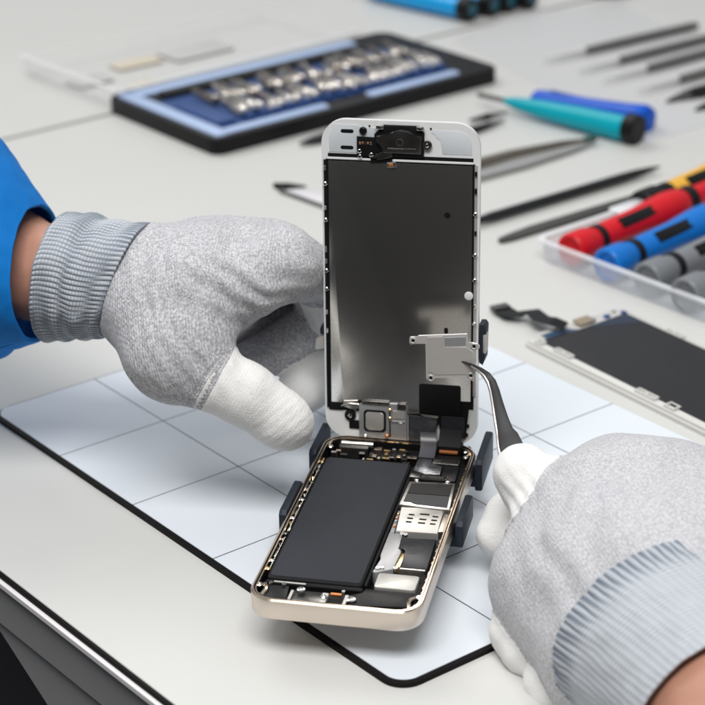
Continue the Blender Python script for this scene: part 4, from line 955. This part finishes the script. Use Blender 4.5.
b = MB(); b.tube([(0, -9, 2.4), (L_*.5, -7.0, 2.4), (L_*.8, -3.6, 2.4), (L_-2, -1.0, 2.2)], [4.4, 4.0, 2.6, 1.0], 10, flat=.5); b.build('arm', mat('dull_steel', (.52, .52, .51), .4, .75), t, True)
b = MB(); b.prism([(L_-8, -1.4), (L_+1, -.8), (L_+1, 1.2), (L_-8, 1.8)], 4.0, 5.6, .4); b.build('teal_tip', mat('dark_teal', (.02, .10, .10), .5), t, True)
# short dark tools below the bit case
for (p, q, w_, lab) in (((470, 121), (507, 113), 1.5, 'thin grey blade with dark tip just behind the top right of the screen'), ((440, 141), (505, 121), 2.3, 'black tapered opener behind the top right corner of the screen'), ((300, 144), (352, 131), 4.6, 'short black pick lying under the front lip of the bit case')):
    a, rz, L_ = along(p, q, 2); t = empty('opening_pick', (a.x, a.y, 0), rz, lab, 'opener')
    b = MB(); b.loft([[Vector((x, w2*math.cos(2*PI*k/10), 2.4+hh*math.sin(2*PI*k/10))) for k in range(10)] for x, w2, hh in ((0, .8, .8), (10, w_*.8, 1.8), (L_*.5, w_, 2.3), (L_-14, w_*.7, 1.8), (L_, .5, .5))]); b.build('body', M_darktool, t, True)
# dark round thing at the very top edge
a = atz(609, -3); t = empty('round_tin', (a.x, a.y+9, 0), 0, 'small dark round tin at the far edge above the picks', 'tin')
b = MB(); b.lathe([(0, 0), (13, 0), (14, 1), (14, 5), (13, 6), (0, 6)], 28); b.build('body', M_dkmetal, t, True)
b = MB(); b.lathe([(0, 6), (14.4, 6), (14.4, 10), (13.4, 10.8), (0, 10.8)], 28); b.build('lid', M_black, t, True)

# ------------------------------------------------------------------ driver tray
o0 = atz(536, 260); tx = math.atan2((atz(705, 325)-o0).y, (atz(705, 325)-o0).x)
tray = empty('driver_tray', (o0.x, o0.y, 0), tx, 'frosted plastic tray holding coloured precision screwdrivers', 'tray')
TL_, TW_, TH_ = 130, 120, 10.5
def rounded_wall(b, z0, z1, i0, i1, w0, w1):
    o_ = [Vector((x, y, 0)) for x, y in rr(TL_, TW_, 6, 6, TL_/2, TW_/2)]
    def ring(ins, z): return [Vector((x, y, z)) for x, y in rr(TL_-2*ins, TW_-2*ins, max(6-ins, 1.2), 6, TL_/2, TW_/2)]
    b.loft([ring(i0, z0), ring(i1, z1), ring(i1+w1, z1), ring(i0+w0, z0)], False, False)
b = MB(); rounded_wall(b, .9, TH_, 1.5, 0, 1.3, 1.3); b.build('tray_wall', M_frost, tray, True)
b = MB(); rounded_wall(b, TH_+.05, TH_+1.0, -1.6, -1.6, 3.2, 3.2); b.build('tray_lip', mat('frosted_lip', (.86, .88, .91), .3, alpha=.6), tray, True)
b = MB(); b.prism(rr(TL_-3, TW_-3, 5, 6, TL_/2, TW_/2), .1, .85, .2); b.build('tray_floor', M_frost, tray)
tq = Matrix.Rotation(-tx, 3, 'Z') @ (atz(640, 205, 12)-o0)
b = MB(); b.prism(rr(14, 34, 3, 4, tq.x, tq.y), TH_+1.1, TH_+2.2, .4)
o = b.build('tray_tab', mat('frosted_tab', (.86, .88, .91), .3, alpha=.7), tray, True)
def driver(name_lab, m, px, py, mc=None):
    c = atz(px, py, 9)
    t = empty('precision_driver', (c.x, c.y, 1.2), rz_d, name_lab, 'screwdriver', 'screwdrivers lying in the frosted tray')
    zc = 7.6
    lathe_x([(0, 1.8), (4.2, 1.6), (5.8, .1), (6.6, 0), (7.3, .7), (7.4, 3), (7.2, 11), (6.2, 14), (6.0, 16), (0, 16)], 24, zc).build('cap', mc or m, t, True)
    lathe_x([(0, 16), (6.4, 16), (6.4, 20), (0, 20)], 24, zc).build('collar_ring', M_black, t, True)
    lathe_x([(0, 20), (6.0, 20), (6.2, 24), (6.4, 46), (7.4, 58), (7.9, 68), (7.4, 76), (6.2, 80), (0, 80)], 24, zc).build('handle', m, t, True)
    b = MB(); b.box(30, 54, -2.6, 2.6, 5.4, 6.9, .8, TR(0, 0, zc, rx=math.radians(38))); b.build('grip_pad', M_black, t, True)
    lathe_x([(0, 80), (6.6, 80), (6.6, 86), (0, 86)], 20, zc).build('collar_ring', M_black, t, True)
    lathe_x([(0, 86), (5.4, 86), (5.0, 100), (4.2, 108), (0, 108)], 20, zc).build('nose', m, t, True)
    lathe_x([(0, 108), (1.2, 108), (1.0, 150), (.5, 152), (0, 152)], 10, zc).build('shaft', M_steel, t, True)
    t.scale = (1.12, 1.12, 1.12)
    return t
rz_d = math.atan2((atz(705, 197, 9)-atz(583, 250, 9)).y, (atz(705, 197, 9)-atz(583, 250, 9)).x)
driver('red precision screwdriver, first in the frosted tray from the left', M_red, 570, 252)
driver('bright blue precision screwdriver between the red and grey ones in the tray', M_blue2, 606, 267)
driver('grey precision screwdriver directly beside the blue one in the tray', M_grey, 646, 281)
driver('grey precision screwdriver at the near right edge of the tray', M_grey, 684, 297)
driver('yellow precision screwdriver at the far side of the tray, behind the red one', M_yellow, 641, 208, M_black)

# ------------------------------------------------------------------ spare display
d0 = atz(519, 344); dd = atz(705, 437)-d0; rzs = math.atan2(dd.y, dd.x)
M_sp = mat('warm_white_frame', (.62, .615, .585), .35, var=.02, vscale=60)
spd = empty('spare_display', (d0.x, d0.y, 0), rzs, 'spare white framed phone display lying face down at the right with its black ribbon cable', 'phone display')
b = MB(); b.prism(rr(124, 60, 7, 8, 62, 30), .1, 1.7, .4, 2, botbev=True); b.build('glass', M_sp, spd, True)
b = MB(); b.prism(rr(122, 58, 6, 8, 62, 30), 1.65, 2.9, .4, 2); b.build('frame', M_sp, spd, True)
b = MB(); b.prism([(11, 5.0), (116, 5.0), (116, 55), (9, 55)], 2.8, 3.7, .25); b.build('black_panel', M_glassblk, spd)
b = MB(); b.prism([(11.2, 30), (22, 54.6), (9.4, 54.6)], 3.65, 3.78, .03); b.build('blue_black_corner', mat('blue_black_film', (.012, .022, .045), .3, spec=.4), spd)  # thin bluish-black triangle over one corner of the black panel
b = MB(); b.prism([(4.0, 9), (10.5, 9), (10.5, 28), (4.0, 22)], 2.7, 3.1, .1); b.build('blue_film', mat('dark_blue_film', (.03, .07, .14), .3), spd)
b = MB(); b.prism([(8.6, 5.2), (10.9, 5.2), (10.9, 22), (8.6, 22)], 2.7, 3.3, .1); b.build('black_strip', M_black, spd)
def tab(x0, x1, y0, y1, n):
    b = MB(); z = 3.6
    w_ = (x1-x0)/n
    for k in range(n):
        a0, a1 = x0+k*w_, x0+(k+1)*w_
        b.box(a0, a0+.8, y0, y1, z-1.0, z+.5, .2); b.box(a1-.8, a1, y0, y1, z-1.0, z+.5, .2)
    b.box(x0+.85, x1-.85, y1-.8, y1-.05, z-1.0, z+.5, .2); b.box(x0+.85, x1-.85, y0+.05, y0+.8, z-1.0, z+.5, .2)
    b.build('metal_tab', M_sp, spd)
tab(8.2, 12.5, 1.6, 5.6, 1); tab(20, 31, 2.2, 5.6, 2); tab(72, 84, 2.2, 5.6, 2); tab(90, 96, 1.8, 6.4, 1); tab(60, 66, 54.6, 58, 1); tab(34, 45, 54.6, 58, 2)
for x, yv in ((5.5, 38), (6.5, 46), (4.0, 52), (8, 55)):
    b = MB(); b.prism(rr(rng.uniform(1.5, 3), rng.uniform(1.5, 3.2), .4, 3, x, yv), 2.8, 4.0, .2); b.build('connector', [M_black, M_bitnavy, M_steel][rng.randrange(3)], spd, True)
b = MB(); ribbon(b, [(8.2, 33, 4.2), (5, 33, 4.6), (2.4, 33.4, 4.6)], 9, .25, [Vector((0, 1, 0))]*3); b.build('gold_contact', mat('tan_contact', (.45, .37, .27), .35, .7), spd)
Rs = Matrix.Rotation(-rzs, 3, 'Z')
def spl(px, py, z): 
    q = Rs @ (atz(px, py, z)-d0); q.z = z; return q
path = [spl(566, 326, 5.0), spl(552, 321, 6.5), spl(541, 318.5, 6.0), spl(532, 311, 5.0), spl(522, 314, 3.6), spl(511, 314, 3.0), spl(499, 307.5, 2.0)]
b = MB(); rings = []
for i, p in enumerate(path):
    tg_ = (path[min(i+1, len(path)-1)]-path[max(i-1, 0)]).normalized(); s_ = Vector((0, 0, 1)).cross(tg_).normalized()
    hw = [4.0, 4.6, 4.4, 4.0, 3.8, 4.4, 5.0][i]
    rings.append([p-s_*hw-Vector((0, 0, .12)), p+s_*hw-Vector((0, 0, .12)), p+s_*hw+Vector((0, 0, .12)), p-s_*hw+Vector((0, 0, .12))])
b.loft(rings); b.build('ribbon_cable', M_black, spd)
e_ = path[-1]; tg_ = (path[-1]-path[-2]).normalized()
b = MB(); b.box(-3.5, 1.5, -4.4, 4.4, .3, 1.2, .2, Matrix.Translation((e_.x, e_.y, e_.z)) @ Matrix.Rotation(math.atan2(tg_.y, tg_.x), 4, 'Z')); b.build('ribbon_plug', M_dkmetal, spd)

# ------------------------------------------------------------------ light, world, camera
w = bpy.data.worlds.new('World'); S.world = w; w.use_nodes = True
N = w.node_tree.nodes; L = w.node_tree.links; bg = N['Background']
tc = N.new('ShaderNodeTexCoord'); sx = N.new('ShaderNodeSeparateXYZ'); L.new(tc.outputs['Generated'], sx.inputs[0])
mz = N.new('ShaderNodeMapRange'); mz.interpolation_type = 'SMOOTHSTEP'; mz.inputs[1].default_value = -.1; mz.inputs[2].default_value = .75; mz.inputs[3].default_value = .16; mz.inputs[4].default_value = .55
L.new(sx.outputs[2], mz.inputs[0])
my = N.new('ShaderNodeMapRange'); my.interpolation_type = 'SMOOTHSTEP'; my.inputs[1].default_value = -.9; my.inputs[2].default_value = .3; my.inputs[3].default_value = .07; my.inputs[4].default_value = 1
L.new(sx.outputs[1], my.inputs[0])
L.new(math_n(N, L, 'MULTIPLY', mz.outputs[0], my.outputs[0]), bg.inputs[1]); bg.inputs[0].default_value = (.92, .96, 1.0, 1)
def area(name, loc, target, sx, sy, power, col=(1, 1, 1)):
    l = bpy.data.lights.new(name, 'AREA'); l.shape = 'RECTANGLE'; l.size = sx; l.size_y = sy; l.energy = power; l.color = col
    o = bpy.data.objects.new(name, l); COL.objects.link(o); o.location = loc
    o.rotation_euler = (Vector(target)-Vector(loc)).to_track_quat('-Z', 'Y').to_euler(); return o
area('window_light', (-.75, 1.3, 1.5), (0, .3, 0), 1.1, .7, 12.5, (1, .985, .96))
area('ceiling_light', (-.10, -.60, 1.38), (-.03, .06, 0), 1.1, .6, 24, (1, .985, .965))
area('sparkle_lamp', (.1, 1.9, 1.2), (.0, .6, 0), .16, .08, 1.1, (1, .99, .97))  # small unseen lamp added for sparkles on the driver bits
cd = bpy.data.cameras.new('camera'); co = bpy.data.objects.new('camera', cd); COL.objects.link(co)
cd.sensor_width = 36; cd.lens = 36*F/705; cd.clip_start = .01; cd.clip_end = 50
R3 = Matrix((RT, UP, -FW)).transposed()
co.matrix_world = Matrix.Translation(CAM*MM) @ R3.to_4x4()
cd.dof.use_dof = True; cd.dof.focus_distance = .738; cd.dof.aperture_fstop = 15.5; cd.dof.aperture_blades = 0
S.camera = co
S.view_settings.view_transform = 'Standard'; S.view_settings.look = 'None'; S.view_settings.exposure = 0; S.view_settings.gamma = 1
S.render.resolution_x = S.render.resolution_y = 1024
S.render.engine = 'CYCLES'
